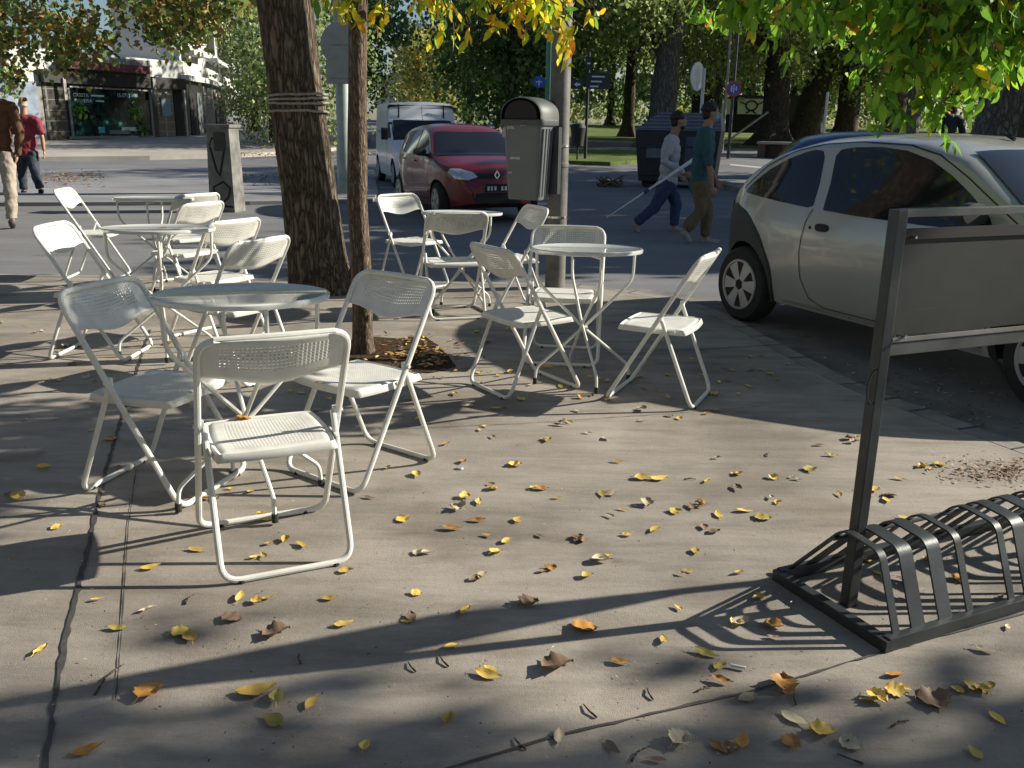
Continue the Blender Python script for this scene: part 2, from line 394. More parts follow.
# joints between the slabs, filled with tar
M['tar'] = simple('tar', (.06, .057, .053), .7, 0, .3, 20, .3)
tag(KJ.build('kerb_joint', M['tar'], smooth=None), kind='structure')
def joint(px, w0=.012, jag=.35, name='pavement_joint', seed=0):
    rr = random.Random(seed); pts = [at(*p) for p in px]; fine = []
    for a, b in zip(pts, pts[1:]):
        m = max(2, int((b - a).length / .035))
        for i in range(m): fine.append(a.lerp(b, i / m))
    fine.append(pts[-1]); s = MB()
    for i, p in enumerate(fine):
        t = (fine[min(i + 1, len(fine) - 1)] - fine[max(0, i - 1)]).normalized(); nn = Vector((-t.y, t.x, 0))
        wob = (noise.noise(Vector((p.x * 7, p.y * 7, seed))) * .5 + rr.uniform(-.2, .2)) * w0 * jag * .7
        wl = w0 * (.5 + rr.uniform(-jag, jag)); wr = w0 * (.5 + rr.uniform(-jag, jag))
        s.v += [tuple(p + nn * (wl + wob) + Vector((0, 0, .0035))), tuple(p + nn * (wob - wr) + Vector((0, 0, .0035)))]
    for i in range(len(fine) - 1): s.f.append((2 * i, 2 * i + 1, 2 * i + 3, 2 * i + 2))
    return tag(s.build(name, M['tar'], smooth=None), kind='structure')
joint([(44, 775), (55, 700), (66, 640), (78, 590), (90, 540), (106, 470), (118, 430), (150, 330)], .014, .3, seed=1)
joint([(116, 700), (121, 640), (124, 590), (128, 530), (136, 470)], .0035, .4, seed=2)
joint([(430, 775), (480, 760), (560, 735), (600, 727), (650, 715), (700, 703), (760, 690), (840, 665), (900, 648), (1030, 612)], .007, .45, seed=3)
joint([(0, 421), (60, 420)], .004, .3, seed=4)
joint([(640, 353), (700, 350), (790, 344), (830, 341)], .008, .3, seed=5)
joint([(395, 372), (480, 368), (560, 362), (640, 353)], .006, .3, seed=6)
joint([(0, 306), (100, 305), (250, 303), (400, 299), (520, 297)], .014, .3, seed=7)
joint([(380, 430), (520, 424), (640, 416), (760, 407)], .004, .3, seed=8)
M['patch'] = asphalt('asphalt_patch', (.06, .062, .065), (.09, .09, .09))
M['gutter'] = simple('gutter_concrete', (.17, .16, .15), .9, 0, .35, 4, .4)
out_ = offset_line(kerb, -.38)
s = MB()
for p, q in zip(kerb, out_): s.v += [(p.x, p.y, ROAD + .004), (q.x, q.y, ROAD + .004)]
s.f = [(2 * i, 2 * i + 1, 2 * i + 3, 2 * i + 2) for i in range(len(kerb) - 1)]
tag(s.build('gutter', M['gutter'], smooth=None), kind='structure')
# left: pale traffic island paving, leaves, kerbs; far pavement in front of the shop
def pix_sheet(name, px, m, dz=.004, thick=.0):
    pts = [atg(*p) for p in px]; s = MB(); n = len(pts)
    s.v = [(p.x, p.y, p.z + dz) for p in pts]; s.f = [tuple(range(n))]
    if thick: s.v += [(p.x, p.y, p.z + dz - thick) for p in pts]; s.f += [(i, (i + 1) % n, (i + 1) % n + n, i + n) for i in range(n)]
    return tag(s.build(name, m, smooth=None), kind='structure')
pix_sheet('traffic_island', [(-260, 208), (60, 206), (250, 205), (372, 203), (378, 196), (374, 172), (250, 170), (40, 172), (-260, 178)], M['paving'], .06, .2)
pix_sheet('far_pavement', [(-200, 162), (40, 161), (150, 160), (235, 158), (300, 154), (368, 148), (368, 136), (240, 133), (-200, 139)], M['farpave'], .12, .2)
pix_sheet('lawn', [(545, 138), (640, 141), (700, 146), (800, 150), (1500, 170), (1500, 118), (560, 118), (520, 122)], M['lawn'], .06, .1)
pix_sheet('grass_strip', [(560, 164), (610, 166), (648, 163), (640, 153), (560, 151)], M['lawn'], .12, .15)
pix_sheet('park_kerb', [(690, 183), (760, 196), (840, 206), (838, 203), (762, 192), (700, 181)], M['kerb'], .1, .2)
M['line'] = simple('faded_road_paint', (.42, .41, .38), .8, 0, .3, 8, .2)
pix_sheet('road_marking', [(560, 148.5), (640, 146.6), (640, 147.8), (560, 149.8)], M['line'])
pix_sheet('road_marking', [(730, 164), (860, 176), (860, 178), (730, 165.4)], M['line'])
pix_sheet('road_marking', [(380, 187), (560, 190), (560, 191.2), (380, 188.2)], M['line'])
# soil square round the young tree
pit = [at(350, 341), at(372, 337), at(398, 339), at(424, 336), at(438, 346), at(449, 357), at(456, 367), at(438, 372), at(415, 374), at(386, 372), at(360, 374), at(346, 358)]
s = MB(); s.v = [(p.x, p.y, .004) for p in pit]; s.f = [tuple(range(len(pit)))]; tag(s.build('soil', M['soil'], smooth=None), kind='structure')
# ------------------------------------------------------------------ folding chairs
YT = lambda z: .196 - .448 * (z - .011) / .772
def perf_panel(nu, nv, fn, hole, hs=.46):
    """sheet of nu x nv cells mapped by fn(u,v); cells where hole(u,v) is true get a real square opening"""
    s = MB(); idx = {}
    def vid(u, v):
        k = (round(u, 6), round(v, 6))
        if k not in idx: idx[k] = len(s.v); s.v.append(tuple(fn(u, v)))
        return idx[k]
    for i in range(nu):
        for j in range(nv):
            u0, u1, v0, v1 = i / nu, (i + 1) / nu, j / nv, (j + 1) / nv; uc, vc = (u0 + u1) / 2, (v0 + v1) / 2
            c = [vid(u0, v0), vid(u1, v0), vid(u1, v1), vid(u0, v1)]
            if hole(uc, vc):
                a, b = (u1 - u0) * hs / 2, (v1 - v0) * hs / 2
                q = [vid(uc - a, vc - b), vid(uc + a, vc - b), vid(uc + a, vc + b), vid(uc - a, vc + b)]
                for k in range(4): s.f.append((c[k], c[(k + 1) % 4], q[(k + 1) % 4], q[k]))
            else: s.f.append(tuple(c))
    return s
def solid(o, th):
    m = o.modifiers.new('t', 'SOLIDIFY'); m.thickness = th; m.offset = 0; return bake(o)
def make_chair():
    root = empty('folding_chair')
    W = .225; zt = .783
    def arc(y, z): return Vector((0, y, z))
    loop = [(-W, .196, .011), (W, .196, .011), (W, YT(.6), .6), (W, YT(zt), zt), (0, YT(zt) - .028, zt + .004), (-W, YT(zt), zt), (-W, YT(.6), .6)]
    pts = rounded(loop, [.06, .06, 0, .07, .18, .07, 0], seg=6)
    MB().sweep(pts, .0112, True, 10).build('front_frame', M['enamel'], root)
    w2 = .207; zp = .47
    rl = [(w2, YT(zp), zp), (w2, -.259, .011), (-w2, -.259, .011), (-w2, YT(zp), zp)]
    MB().sweep(rounded(rl, [0, .06, .06, 0], False), .0105, False, 10).build('rear_frame', M['enamel'], root)
    for x in (-1, 1):
        s = MB(); s.box((x * .214, YT(zp), zp), (.016, .022, .034)); s.box((x * .2, YT(.405) - .06, .398), (.006, .11, .018))
        s.cyl((x * .200, YT(zp), zp), (x * .24, YT(zp), zp), .007, n=8); s.build('hinge', M['enamel'], root)
    # seat: a perforated pan with a rolled rim
    def sf(u, v):
        x = (u - .5) * 2; y = (v - .5) * 2
        # squircle mapping gives the pan its round corners
        k = .30; X = x * sqrt(1 - k * y * y / 2); Y = y * sqrt(1 - k * x * x / 2)
        edge = max(abs(x), abs(y)); drop = 0 if edge < .84 else -.007 if edge < .94 else -.001
        if edge > .985: drop = -.026
        return (X * .203, -.018 + Y * .194 + (.0), .408 + drop - .006 * (1 - x * x) * (1 - y * y) + .01 * y * 0)
    seat = perf_panel(36, 34, sf, lambda u, v: .16 < u < .84 and .16 < v < .84, .26).build('seat', M['enamel'], root, smooth=50)
    solid(seat, .003)
    # back rest: bowed, pierced with rows of square holes, lower edge sagging in the middle
    def bf(u, v):
        x = (u - .5) * 2; zl = .655 - .035 * (0.5 + .5 * cos(pi * x)); zu = zt - .002
        cut = .03 * max(0, abs(x) - .82) / .18 * v
        z = zl + (zu - zl) * v - cut; y = YT(z) - .03 * (1 - x * x) - .004
        if v < .06: y += .006; 
        return (x * .219, y, z)
    br = perf_panel(34, 13, bf, lambda u, v: .13 < u < .87 and .30 + .1 * abs(u - .5) < v < .86, .40).build('backrest', M['enamel'], root, smooth=50)
    solid(br, .003)
    for x in (-1, 1):
        for y in (-.259, .196): MB().cyl((x * .15, y, .0), (x * .15, y, .012), .013, n=8).build('foot_cap', M['cap'], root)
    return root
chairs = [
 ('C1', -.815, 2.884, 25, 'white folding chair nearest the viewer, a curled orange leaf lying on its seat'),
 ('C2', -1.349, 3.395, -106, 'white folding chair left of the nearest table, its back dappled by leaf shadows'),
 ('C3', -.641, 3.580, 143, 'white folding chair right of the nearest table, in front of the thin trunk'),
 ('C4', -2.503, 5.460, -91, 'white folding chair left of the second table on the left, its back brightly sunlit'),
 ('C5', -3.773, 8.287, -84, 'leftmost distant white folding chair, standing left of the farthest table'),
 ('C6', -1.576, 5.046, 61, 'white folding chair right behind the nearest table top with a brightly lit back'),
 ('C7', -1.995, 5.989, 60, 'white folding chair with a shaded back between two brighter chairs, left of the thick trunk'),
 ('C8', -2.607, 7.192, 63, 'white folding chair with a bright back just behind the second table on the left'),
 ('C9', -2.907, 8.064, 54, 'white folding chair in front of the grey pedestal, right of the farthest table'),
 ('C10', -.871, 8.054, -135, 'white folding chair between the thin trunk and the small round table near the red car'),
 ('C11', -.477, 6.881, 16, 'white folding chair standing with its back to us before the table near the red car'),
 ('C12', .090, 4.894, -57, 'white folding chair on the left of the right-hand table, seen from behind'),
 ('C13', .771, 4.758, 65, 'white folding chair alone on the right, standing next to the silver car'),
 ('C14', -.062, 7.072, 114, 'white folding chair below the grey litter bin, turned toward the table near the red car'),
 ('C15', .311, 5.526, 173, 'white folding chair tucked behind the right-hand table, in front of the dark pole'),
]
proto = None
for i, (nm, x, y, a, lab) in enumerate(chairs):
    if proto is None: proto = make_chair(); o = proto
    else: o = copy_tree(proto)
    o.location = (x, y, 0); o.rotation_euler = (0, 0, radians(a)); tag(o, lab, 'chair', 'white folding chairs around the cafe tables')

# ------------------------------------------------------------------ round tables
def make_table(r, h):
    root = empty('cafe_table')
    MB().lathe([(0.001, h - .006), (r - .02, h - .006), (r - .012, h - .022), (r - .003, h - .02), (r, h - .012), (r, h - .004), (r - .004, h), (r - .012, h + .001), (r - .016, h - .002), (.001, h - .002)], 64).build('table_top', M['tabletop'], root, smooth=40)
    rf = .27; zc = .31
    for k in range(4):
        a = pi / 2 * k; d = Vector((cos(a), sin(a), 0)); off = Vector((-sin(a), cos(a), 0)) * (.012 if k < 2 else -.012)
        top = d * (r - .03) + Vector((0, 0, h - .02)); kn = d * (r - .035) + Vector((0, 0, h * .76)); cr = Vector((0, 0, .0)) + off + Vector((0, 0, zc + (.02 if k % 2 else 0)))
        lo = -d * (rf) + Vector((0, 0, .09)); ft = -d * (rf + .005) + Vector((0, 0, .012))
        pts = rounded([top, kn, cr, lo, ft], [0, .05, 0, .03, 0], False)
        lg = MB().sweep(pts, .0085, n=8).build('leg', M['enamel'], root)
        MB().cyl(ft + Vector((0, 0, -.012)), ft + Vector((0, 0, .02)), .0125, n=10).build('foot_cap', M['cap'], lg)
    s = MB()
    s.cyl((-.02, 0, zc), (.02, 0, zc), .011, n=8); s.sweep([(-(r - .035), 0, h - .03), ((r - .035), 0, h - .03)], .006, n=6); s.sweep([(0, -(r - .035), h - .035), (0, (r - .035), h - .035)], .006, n=6)
    s.build('brace', M['enamel'], root); return root
for (x, y, h, r, a, lab) in [
    (-.990, 3.25, .795, .315, 32, 'nearest round white cafe table, in front of the thick trunk'),
    (-2.137, 5.48, .775, .33, 20, 'round white cafe table on the left, between the bright leaning chair and the shaded chair'),
    (-3.05, 7.80, .76, .33, 10, 'farthest round white cafe table on the left, near the grey pedestal'),
    (.398, 4.99, .755, .31, 12, 'round white cafe table on the right, between two folding chairs and the silver car'),
    (-.40, 7.00, .755, .31, 40, 'small round white cafe table below the red car and left of the litter bin')]:
    t = make_table(r, h); t.location = (x, y, 0); t.rotation_euler = (Matrix.Rotation(radians(-2.6), 3, 'X') @ Matrix.Rotation(radians(a), 3, 'Z')).to_euler(); tag(t, lab, 'table', 'round white cafe tables')

# ------------------------------------------------------------------ bike rack with its sign frame
A = at(885, 650); B = at(793, 577); C = at(1024, 608)
dr = (C - A).normalized(); dp = (B - A); dp = (dp - dr * dp.dot(dr)); Wd = dp.length; dp.normalize()
rk = empty('bike_rack', A, atan2(dr.y, dr.x), 'dark grey steel bicycle rack with bent hoops, standing in the lower right on the pavement', 'bike rack')
# local x along the rack, y across (towards the street), z up
Lr = 2.3; s = MB(); t_ = .028
s.box((Lr / 2, 0, .02), (Lr, t_, .04)); s.box((Lr / 2, Wd, .02), (Lr, t_, .04)); s.box((0, Wd / 2, .018), (t_ + .004, Wd + .03, .036)); s.box((Lr, Wd / 2, .018), (t_, Wd, .036))
s.build('base_frame', M['darksteel'], rk, smooth=None, bevel=.003)
def flatbar(pts, w, th, name, par):
    s = MB(); pts = [Vector(p) for p in pts]; N = len(pts)
    for i, p in enumerate(pts):
        t = (pts[min(i + 1, N - 1)] - pts[max(0, i - 1)]).normalized(); nrm = Vector((1, 0, 0)).cross(t).normalized()
        for a, b in ((-1, -1), (1, -1), (1, 1), (-1, 1)): s.v.append(tuple(p + Vector((a * w / 2, 0, 0)) + nrm * b * th / 2))
    for i in range(N - 1):
        for k in range(4): s.f.append((i * 4 + k, i * 4 + (k + 1) % 4, (i + 1) * 4 + (k + 1) % 4, (i + 1) * 4 + k))
    s.f += [(3, 2, 1, 0), tuple((N - 1) * 4 + k for k in range(4))]
    return s.build(name, M['darksteel'], par, smooth=30)
hh = .25
for i in range(20):
    x = .045 + (i // 4) * .478 + (0, .086, .196, .298)[i % 4]
    if x > Lr - .03: break
    wide = .052 if i % 4 in (1, 2) else .026
    pts = rounded([(x, .010, .038), (x, .095, hh), (x, .235, hh + .012), (x, Wd - .005, .04)], [0, .028, .035, 0], False, 4)
    flatbar(pts, wide, .006, 'hoop', rk)
s = MB(); s.sweep([(0.03, .262, hh - .03), (Lr - .03, .262, hh - .03)], .007, n=8); s.build('cross_rod', M['darksteel'], rk)
# the sign frame is bolted to the rack
P0 = at(848, 605); fr = rk
loc = Matrix.Rotation(-atan2(dr.y, dr.x), 4, 'Z') @ (P0 - A)
px_, py_ = loc.x, loc.y; H_ = 1.195
ang = radians(-2.5)
# frame runs roughly parallel to the rack
d2 = Vector((cos(ang), sin(ang), 0)); n2 = Vector((-sin(ang), cos(ang), 0)); base = Vector((px_, py_, 0)); Lf = 1.15
E_ = Matrix.Rotation(ang, 4, 'Z')
def fb(c, size): return base + d2 * c[0] + n2 * c[1] + Vector((0, 0, c[2])), size, E_
s = MB(); s.box(*fb((0, 0, H_ / 2), (.036, .036, H_))); s.build('post', M['darksteel'], rk, None, .003)
s = MB(); s.box(*fb((Lf, 0, H_ / 2), (.036, .036, H_))); s.build('post', M['darksteel'], rk, None, .003)
M['galvdark'] = simple('worn_frame_metal', (.14, .145, .14), .4, .5, .25, 8, .08)
s = MB(); s.box(*fb((Lf / 2, 0, H_ - .010), (Lf - .03, .03, .022))); s.build('top_rail', M['galvdark'], rk, None, .002)
s = MB(); s.box(*fb((Lf / 2, 0, .805), (Lf - .036, .032, .034))); s.build('lower_rail', M['galvdark'], rk, None, .002)
s = MB(); s.box(*fb((Lf / 2, 0, .826), (Lf - .036, .026, .005))); s.box(*fb((Lf / 2, -.017, .834), (Lf - .04, .004, .012))); s.build('panel_channel', M['galv'], rk, None)
s = MB(); s.box(*fb((Lf / 2, 0, .992), (Lf - .04, .008, .30))); pn = s.build('sign_panel', M['panel'], rk, None)
s = MB(); s.box(*fb((Lf / 2, -.0065, 1.128), (Lf - .04, .004, .03))); s.build('panel_edge', M['black'], rk, None)
s = MB(); s.cyl(base + d2 * .055 + Vector((0, -.03, .842)), base + d2 * .055 + Vector((0, .02, .842)), .006, n=8); s.cyl(base + d2 * .05 + Vector((0, -.024, 1.12)), base + d2 * .05 + Vector((0, .02, 1.12)), .004, n=8); s.build('bolt', M['chrome'], rk)
pts = [base + Vector((-.02 - .028 * sin(t), -.012, .70 + .05 * cos(t))) for t in np.linspace(0, pi, 12)]
MB().sweep(pts, .004, n=6).build('lock_loop', M['darksteel'], rk)

# ------------------------------------------------------------------ trees: trunks
def trunk(name, pts, rad, m, parent=None, seg=28, lumps=.08, flare=None, sub=6):
    """pts centre line, rad radii; uneven bark relief in the mesh itself"""
    P = [Vector(p) for p in pts]; out = []; rr = []
    for i in range(len(P) - 1):
        for k in range(sub):
            u = k / sub; out.append(P[i].lerp(P[i + 1], u)); rr.append(rad[i] * (1 - u) + rad[i + 1] * u)
    out.append(P[-1]); rr.append(rad[-1])
    s = MB()
    for i, (p, r) in enumerate(zip(out, rr)):
        for k in range(seg):
            a = 2 * pi * k / seg; d = Vector((cos(a), sin(a), 0))
            q = r * (1 + lumps * noise.noise(Vector((cos(a) * 1.6, sin(a) * 1.6, p.z * .8 + p.x))) + lumps * .5 * noise.noise(Vector((cos(a) * 5, sin(a) * 5, p.z * 2.0))))
            if flare:
                fz = max(0, 1 - (p.z - out[0].z) / flare[0]); q *= 1 + flare[1] * fz ** 2 * (1 + .5 * sin(a * 5 + p.x))
            s.v.append(tuple(p + d * q))
    N = len(out)
    for i in range(N - 1):
        for k in range(seg): s.f.append((i * seg + k, i * seg + (k + 1) % seg, (i + 1) * seg + (k + 1) % seg, (i + 1) * seg + k))
    s.f.append(tuple((N - 1) * seg + k for k in range(seg)))
    return s.build(name, m, parent, smooth=70)
def leaf_mesh(name, anchors, size, mats, rnd, shape='leaf', droop=.5, per=1, spread=.0, matpick=None):
    """many leaf-sized faces; anchors = list of (point, clump radius)"""
    V = []; Fc = []; MI = []
    nr = np.random.RandomState(rnd)
    A_ = np.array([a[0] for a in anchors], float); Rr = np.array([a[1] for a in anchors], float)
    A_ = np.repeat(A_, per, 0); Rr = np.repeat(Rr, per)
    n = len(A_); off = nr.normal(size=(n, 3)) * .5; c = A_ + off * Rr[:, None]
    ax = nr.normal(size=(n, 3)); ax[:, 2] -= droop * 1.6; ax /= np.linalg.norm(ax, axis=1)[:, None]
    b = nr.normal(size=(n, 3)); b -= ax * (b * ax).sum(1)[:, None]; b /= np.linalg.norm(b, axis=1)[:, None]; nn = np.cross(ax, b)
    L = size * nr.uniform(.6, 1.25, n)[:, None]; 
    if shape == 'leaf': prof = [(0, 0), (.25, .17), (.55, .19), (.8, .1), (1, 0)]
    elif shape == 'plane': prof = [(0, 0), (.10, .26), (.26, .20), (.42, .46), (.55, .26), (.78, .22), (1, 0)]
    else: prof = [(0, 0), (.3, .36), (.7, .38), (1, 0)]
    # outline as two strips folded slightly along the midrib
    left = [c + ax * L * u + b * L * w_ + nn * L * (.10 * w_ * 2 - .25 * (u - .5) ** 2) for u, w_ in prof]
    right = [c + ax * L * u - b * L * w_ + nn * L * (.10 * w_ * 2 - .25 * (u - .5) ** 2) for u, w_ in prof[1:-1]]
    allv = left + right; k = len(allv); V = np.stack(allv, 1).reshape(-1, 3)
    m_ = len(prof); tris = []
    loop = list(range(m_)) + list(range(k - 1, m_ - 1, -1))
    me = bpy.data.meshes.new(name); nl = len(loop)
    idx = (np.arange(n)[:, None] * k + np.array(loop)[None, :]).ravel()
    me.vertices.add(n * k); me.vertices.foreach_set('co', V.ravel().astype(np.float32))
    me.loops.add(n * nl); me.loops.foreach_set('vertex_index', idx.astype(np.int32))
    me.polygons.add(n); me.polygons.foreach_set('loop_start', (np.arange(n) * nl).astype(np.int32)); me.polygons.foreach_set('loop_total', np.full(n, nl, np.int32))
    for mm in mats: me.materials.append(mm)
    if len(mats) > 1:
        pick = nr.choice(len(mats), n, p=matpick) if matpick is not None else nr.randint(0, len(mats), n)
        me.polygons.foreach_set('material_index', pick.astype(np.int32))
    me.update(); me.validate(); return me
def crown(center, rad, n_cl, rnd, r_cl=.6, hollow=.5):
    rr = random.Random(rnd); out = []
    while len(out) < n_cl:
        v = Vector((rr.gauss(0, 1), rr.gauss(0, 1), rr.gauss(0, 1))).normalized(); t = hollow + (1 - hollow) * rr.random() ** .6
        k = 1 + .45 * noise.noise(v * 2.2 + Vector((rnd, 0, 0)))
        p = Vector(center) + Vector((v.x * rad[0], v.y * rad[1], v.z * rad[2])) * t * k
        out.append((tuple(p), r_cl * rr.uniform(.6, 1.4)))
    return out

# thick street tree at the kerb
t = empty('street_tree', (-1.63, 7.8, 0), 0, 'thick ridged-bark street tree leaning left behind the cafe tables', 'tree')
trunk('trunk', [(0, 0, -.05), (-.05, 0, .3), (-.10, 0, .9), (-.17, 0, 1.6), (-.24, 0, 2.4), (-.30, .05, 3.6), (-.36, .1, 5)], [.262, .243, .228, .220, .222, .225, .2], M['bark'], t, 44, .10, (.6, .22))
M['rope'] = simple('whitish_wrap', (.26, .24, .21), .9, 0, .35, 30, .5)
s = MB()
for k, z in enumerate((1.545, 1.575, 1.60, 1.47)):
    pts = []; 
    for q in range(36):
        a = 2 * pi * q / 36; r = .236 + .004 * noise.noise(Vector((cos(a) * 2, sin(a) * 2, k)))
        pts.append((-.155 + r * cos(a), r * sin(a), z + .012 * sin(a + k) + .008 * noise.noise(Vector((cos(a) * 3, sin(a) * 3, k * 3)))))
    s.sweep(pts, .010, True, 6)
s.build('trunk_band', M['rope'], t)
for k, (d, z0) in enumerate([((-1.6, -.6, 2.6), 3.4), ((1.2, .8, 2.8), 3.8), ((-.4, 1.6, 2.4), 4.2), ((-1.8, .6, 1.4), 4.6)]):
    trunk('limb', [(-.3, .05, z0), (-.3 + d[0] * .4, d[1] * .4, z0 + d[2] * .5), (-.3 + d[0], d[1], z0 + d[2])], [.12, .08, .04], M['bark'], t, 12)
an = crown((-2.2, .6, 6.6), (2.3, 1.8, 1.5), 170, 3, .5)
link(bpy.data.objects.new('crown', leaf_mesh('crown', an, .13, [M['lf_green'], M['lf_yellow']], 5, per=24, matpick=[.6, .4])), t)

# thin young tree, with yellow sprays that hang into the top of the picture
t2 = empty('young_street_tree', (-.945, 5.6, 0), 0, 'thin young street tree in a soil square, hung with yellow leaves', 'tree')
trunk('trunk', [(0, 0, -.03), (.01, 0, .4), (-.005, 0, .95), (.012, 0, 1.5), (.03, 0, 2.1), (.03, .02, 2.8), (.0, .05, 3.6)], [.066, .062, .060, .056, .054, .05, .035], M['bark2'], t2, 20, .16, (.2, .3))
def spray(rnd, p0, p1, sag, n_nodes, parent, leafsize, mats, pick, name='leaf_spray', br=.012, hang=.10, per=6, spread=.09):
    rr = random.Random(rnd); p0 = Vector(p0); p1 = Vector(p1); pts = []
    for i in range(11):
        u = i / 10; p = p0.lerp(p1, u); p.z += sag * 4 * u * (1 - u) + rr.uniform(-.015, .015); p.x += rr.uniform(-.012, .012); pts.append(p)
    s = MB(); s.sweep(pts, [br * (1 - .75 * i / 10) for i in range(11)], n=6); an = []
    for k in range(n_nodes):
        u = (k + rr.random()) / n_nodes; i = min(9, int(u * 10)); p = pts[i].lerp(pts[i + 1], u * 10 - i)
        q = p + Vector((rr.uniform(-1, 1) * spread, rr.uniform(-1, 1) * spread, -rr.uniform(.1, 1) * hang * 1.6))
        mid = (p + q) / 2 + Vector((0, 0, .02)); s.sweep([p, mid, q], [.0035, .0025, .0015], n=4, cap=False)
        for z in range(per): an.append((tuple(mid.lerp(q, rr.random() * 1.1)), .035))
    return s, an
def sprays(parent, specs, size, mats, pick, rnd, name_w='branch', name_l='leaf_spray', **kw):
    origin = parent.location; S = MB(); AN = []
    for i, (a, b, sag, nn) in enumerate(specs):
        s, an = spray(rnd + i, Vector(a) - origin, Vector(b) - origin, sag, nn, parent, size, mats, pick, **kw); S.add(s.v, s.f); AN += an
    S.build(name_w, M['bark2'], parent)
    link(bpy.data.objects.new(name_l, leaf_mesh(name_l, AN, size, mats, rnd, per=1, droop=.9, matpick=pick)), parent)
V3 = lambda px, py, Y: tuple(atd(px, py, Y))
sp = [(V3(372, -60, 5.6), V3(330, 8, 5.5), .05, 9), (V3(372, -70, 5.6), V3(318, -2, 5.3), .05, 8), (V3(370, -50, 5.6), V3(345, 22, 5.4), .0, 6),
      (V3(370, -60, 5.6), V3(392, 10, 5.5), .03, 7), (V3(372, -80, 5.6), V3(440, 15, 5.3), .06, 12), (V3(380, -90, 5.6), V3(470, 22, 5.2), .08, 16),
      (V3(400, -90, 5.6), V3(500, 22, 5.3), .08, 16), (V3(430, -60, 5.5), V3(530, 20, 5.2), .06, 14), (V3(470, -40, 5.5), V3(585, 30, 5.2), .05, 15),
      (V3(480, -30, 5.4), V3(560, 8, 5.0), .05, 10), (V3(500, -60, 5.5), V3(590, 5, 5.3), .05, 12), (V3(410, -60, 5.6), V3(455, 28, 5.5), .03, 9), (V3(440, -70, 5.4), V3(545, -5, 5.2), .05, 10),
      (V3(520, -20, 5.4), V3(577, 36, 5.2), .03, 7)]
sprays(t2, sp, .085, [M['lf_yellow'], M['lf_green']], [.78, .22], 31)
an = crown((-.1, .1, 3.7), (1.2, .9, .7), 60, 8, .3)
link(bpy.data.objects.new('crown', leaf_mesh('crown', an, .09, [M['lf_yellow'], M['lf_green']], 9, per=14, matpick=[.6, .4])), t2)

# street tree just outside the right edge whose green boughs hang over the silver car
t3 = empty('street_tree', (4.4, 1.9, 0), 0, 'street tree whose green leafy boughs hang into the top right over the silver car', 'tree')
trunk('trunk', [(0, 0, -.1), (0, .02, 1), (-.05, .1, 2.2), (-.1, .3, 3.4), (-.2, .5, 4.4)], [.2, .17, .16, .14, .08], M['bark'], t3, 24)
sp = []
for i in range(17):
    x = 700 + (i % 9) * 40 + R.uniform(-12, 12); Y = R.uniform(4.6, 5.6)
    y = {0: 4, 1: 10, 2: 14, 3: 10, 4: 22, 5: 45, 6: 62, 7: 40, 8: 40}[i % 9] + R.uniform(-14, 8)
    sp.append((V3(x + 90, -70, Y - .2), V3(x, y, Y), .05, 13))
for (x, y, Y) in [(905, 95, 5.0), (930, 108, 5.1), (885, 80, 4.8), (950, 92, 4.9), (915, 60, 4.7), (965, 70, 4.7), (990, 60, 5.0), (1012, 45, 4.9), (1000, 20, 4.9), (940, 30, 4.9), (860, 30, 4.9), (970, 5, 4.9), (1005, 70, 4.9), (790, 30, 5.0)]:
    sp.append((V3(x + 60, y - 110, Y - .2), V3(x, y, Y), .04, 13))
for (x, y, Y) in [(880, 118, 4.9), (900, 60, 5.0), (930, 70, 5.0), (870, 60, 5.1), (975, 40, 4.9), (1015, 20, 4.9), (955, 100, 5.0), (845, 12, 5.0), (760, 6, 5.1), (720, 2, 5.2), (830, 20, 4.9), (985, 85, 5.0)]:
    sp.append((V3(x + 50, y - 120, Y - .2), V3(x, y, Y), .04, 14))
sprays(t3, sp, .095, [M['lf_green'], M['lf_yellow']], [.96, .04], 77, per=7, spread=.12)
shade_ = []  # extra leaf clumps above the view, added to shade the nearest table
for _ in range(80): x = R.uniform(3.1, 5.0); shade_.append(((x - 4.4, 4.30 + .24 * (x - 3.5) + R.uniform(-.12, .62) - 1.9, 3.11 + .5 * (x - 3.5) + R.uniform(-.22, .35)), .17))
an = crown((.2, -.6, 4.6), (1.6, 1.5, 1.0), 60, 12, .4) + shade_
link(bpy.data.objects.new('crown', leaf_mesh('crown', an, .11, [M['lf_green'], M['lf_yellow']], 15, per=16, matpick=[.9, .1])), t3)

# plane tree on the left with brown turning leaves
t4 = empty('plane_tree', (-10.6, 14.5, .0), 0, 'big plane tree at the upper left with brown and dark green turning leaves', 'tree')
trunk('trunk', [(0, 0, -.1), (.1, 0, 2), (.2, 0, 4), (.6, .2, 6.5)], [.36, .3, .27, .15], M['bark3'], t4, 28)
an = []; rr = random.Random(5)
for i in range(330):
    px = rr.uniform(-160, 262); low = 52 - .10 * max(0, px - 60) if px < 190 else 38 - .8 * (px - 190); low += 14 * noise.noise(Vector((px * .03, 0, 0))) + (8 if px < 70 else 0)
    py = rr.uniform(-160, low) if rr.random() < .65 else rr.uniform(low - 28, low)
    if 84 < px < 150 and 14 < py < 66 and rr.random() < .88: continue
    if px > 150 and py > 30 and rr.random() < .5: continue
    Y = rr.uniform(11.5, 16); p = atd(px, py, Y); an.append((tuple(p - t4.location), .32))
link(bpy.data.objects.new('crown', leaf_mesh('crown', an, .105, [M['lf_brown'], M['lf_mid']], 25, per=48, shape='plane', matpick=[.7, .3])), t4)
s = MB()
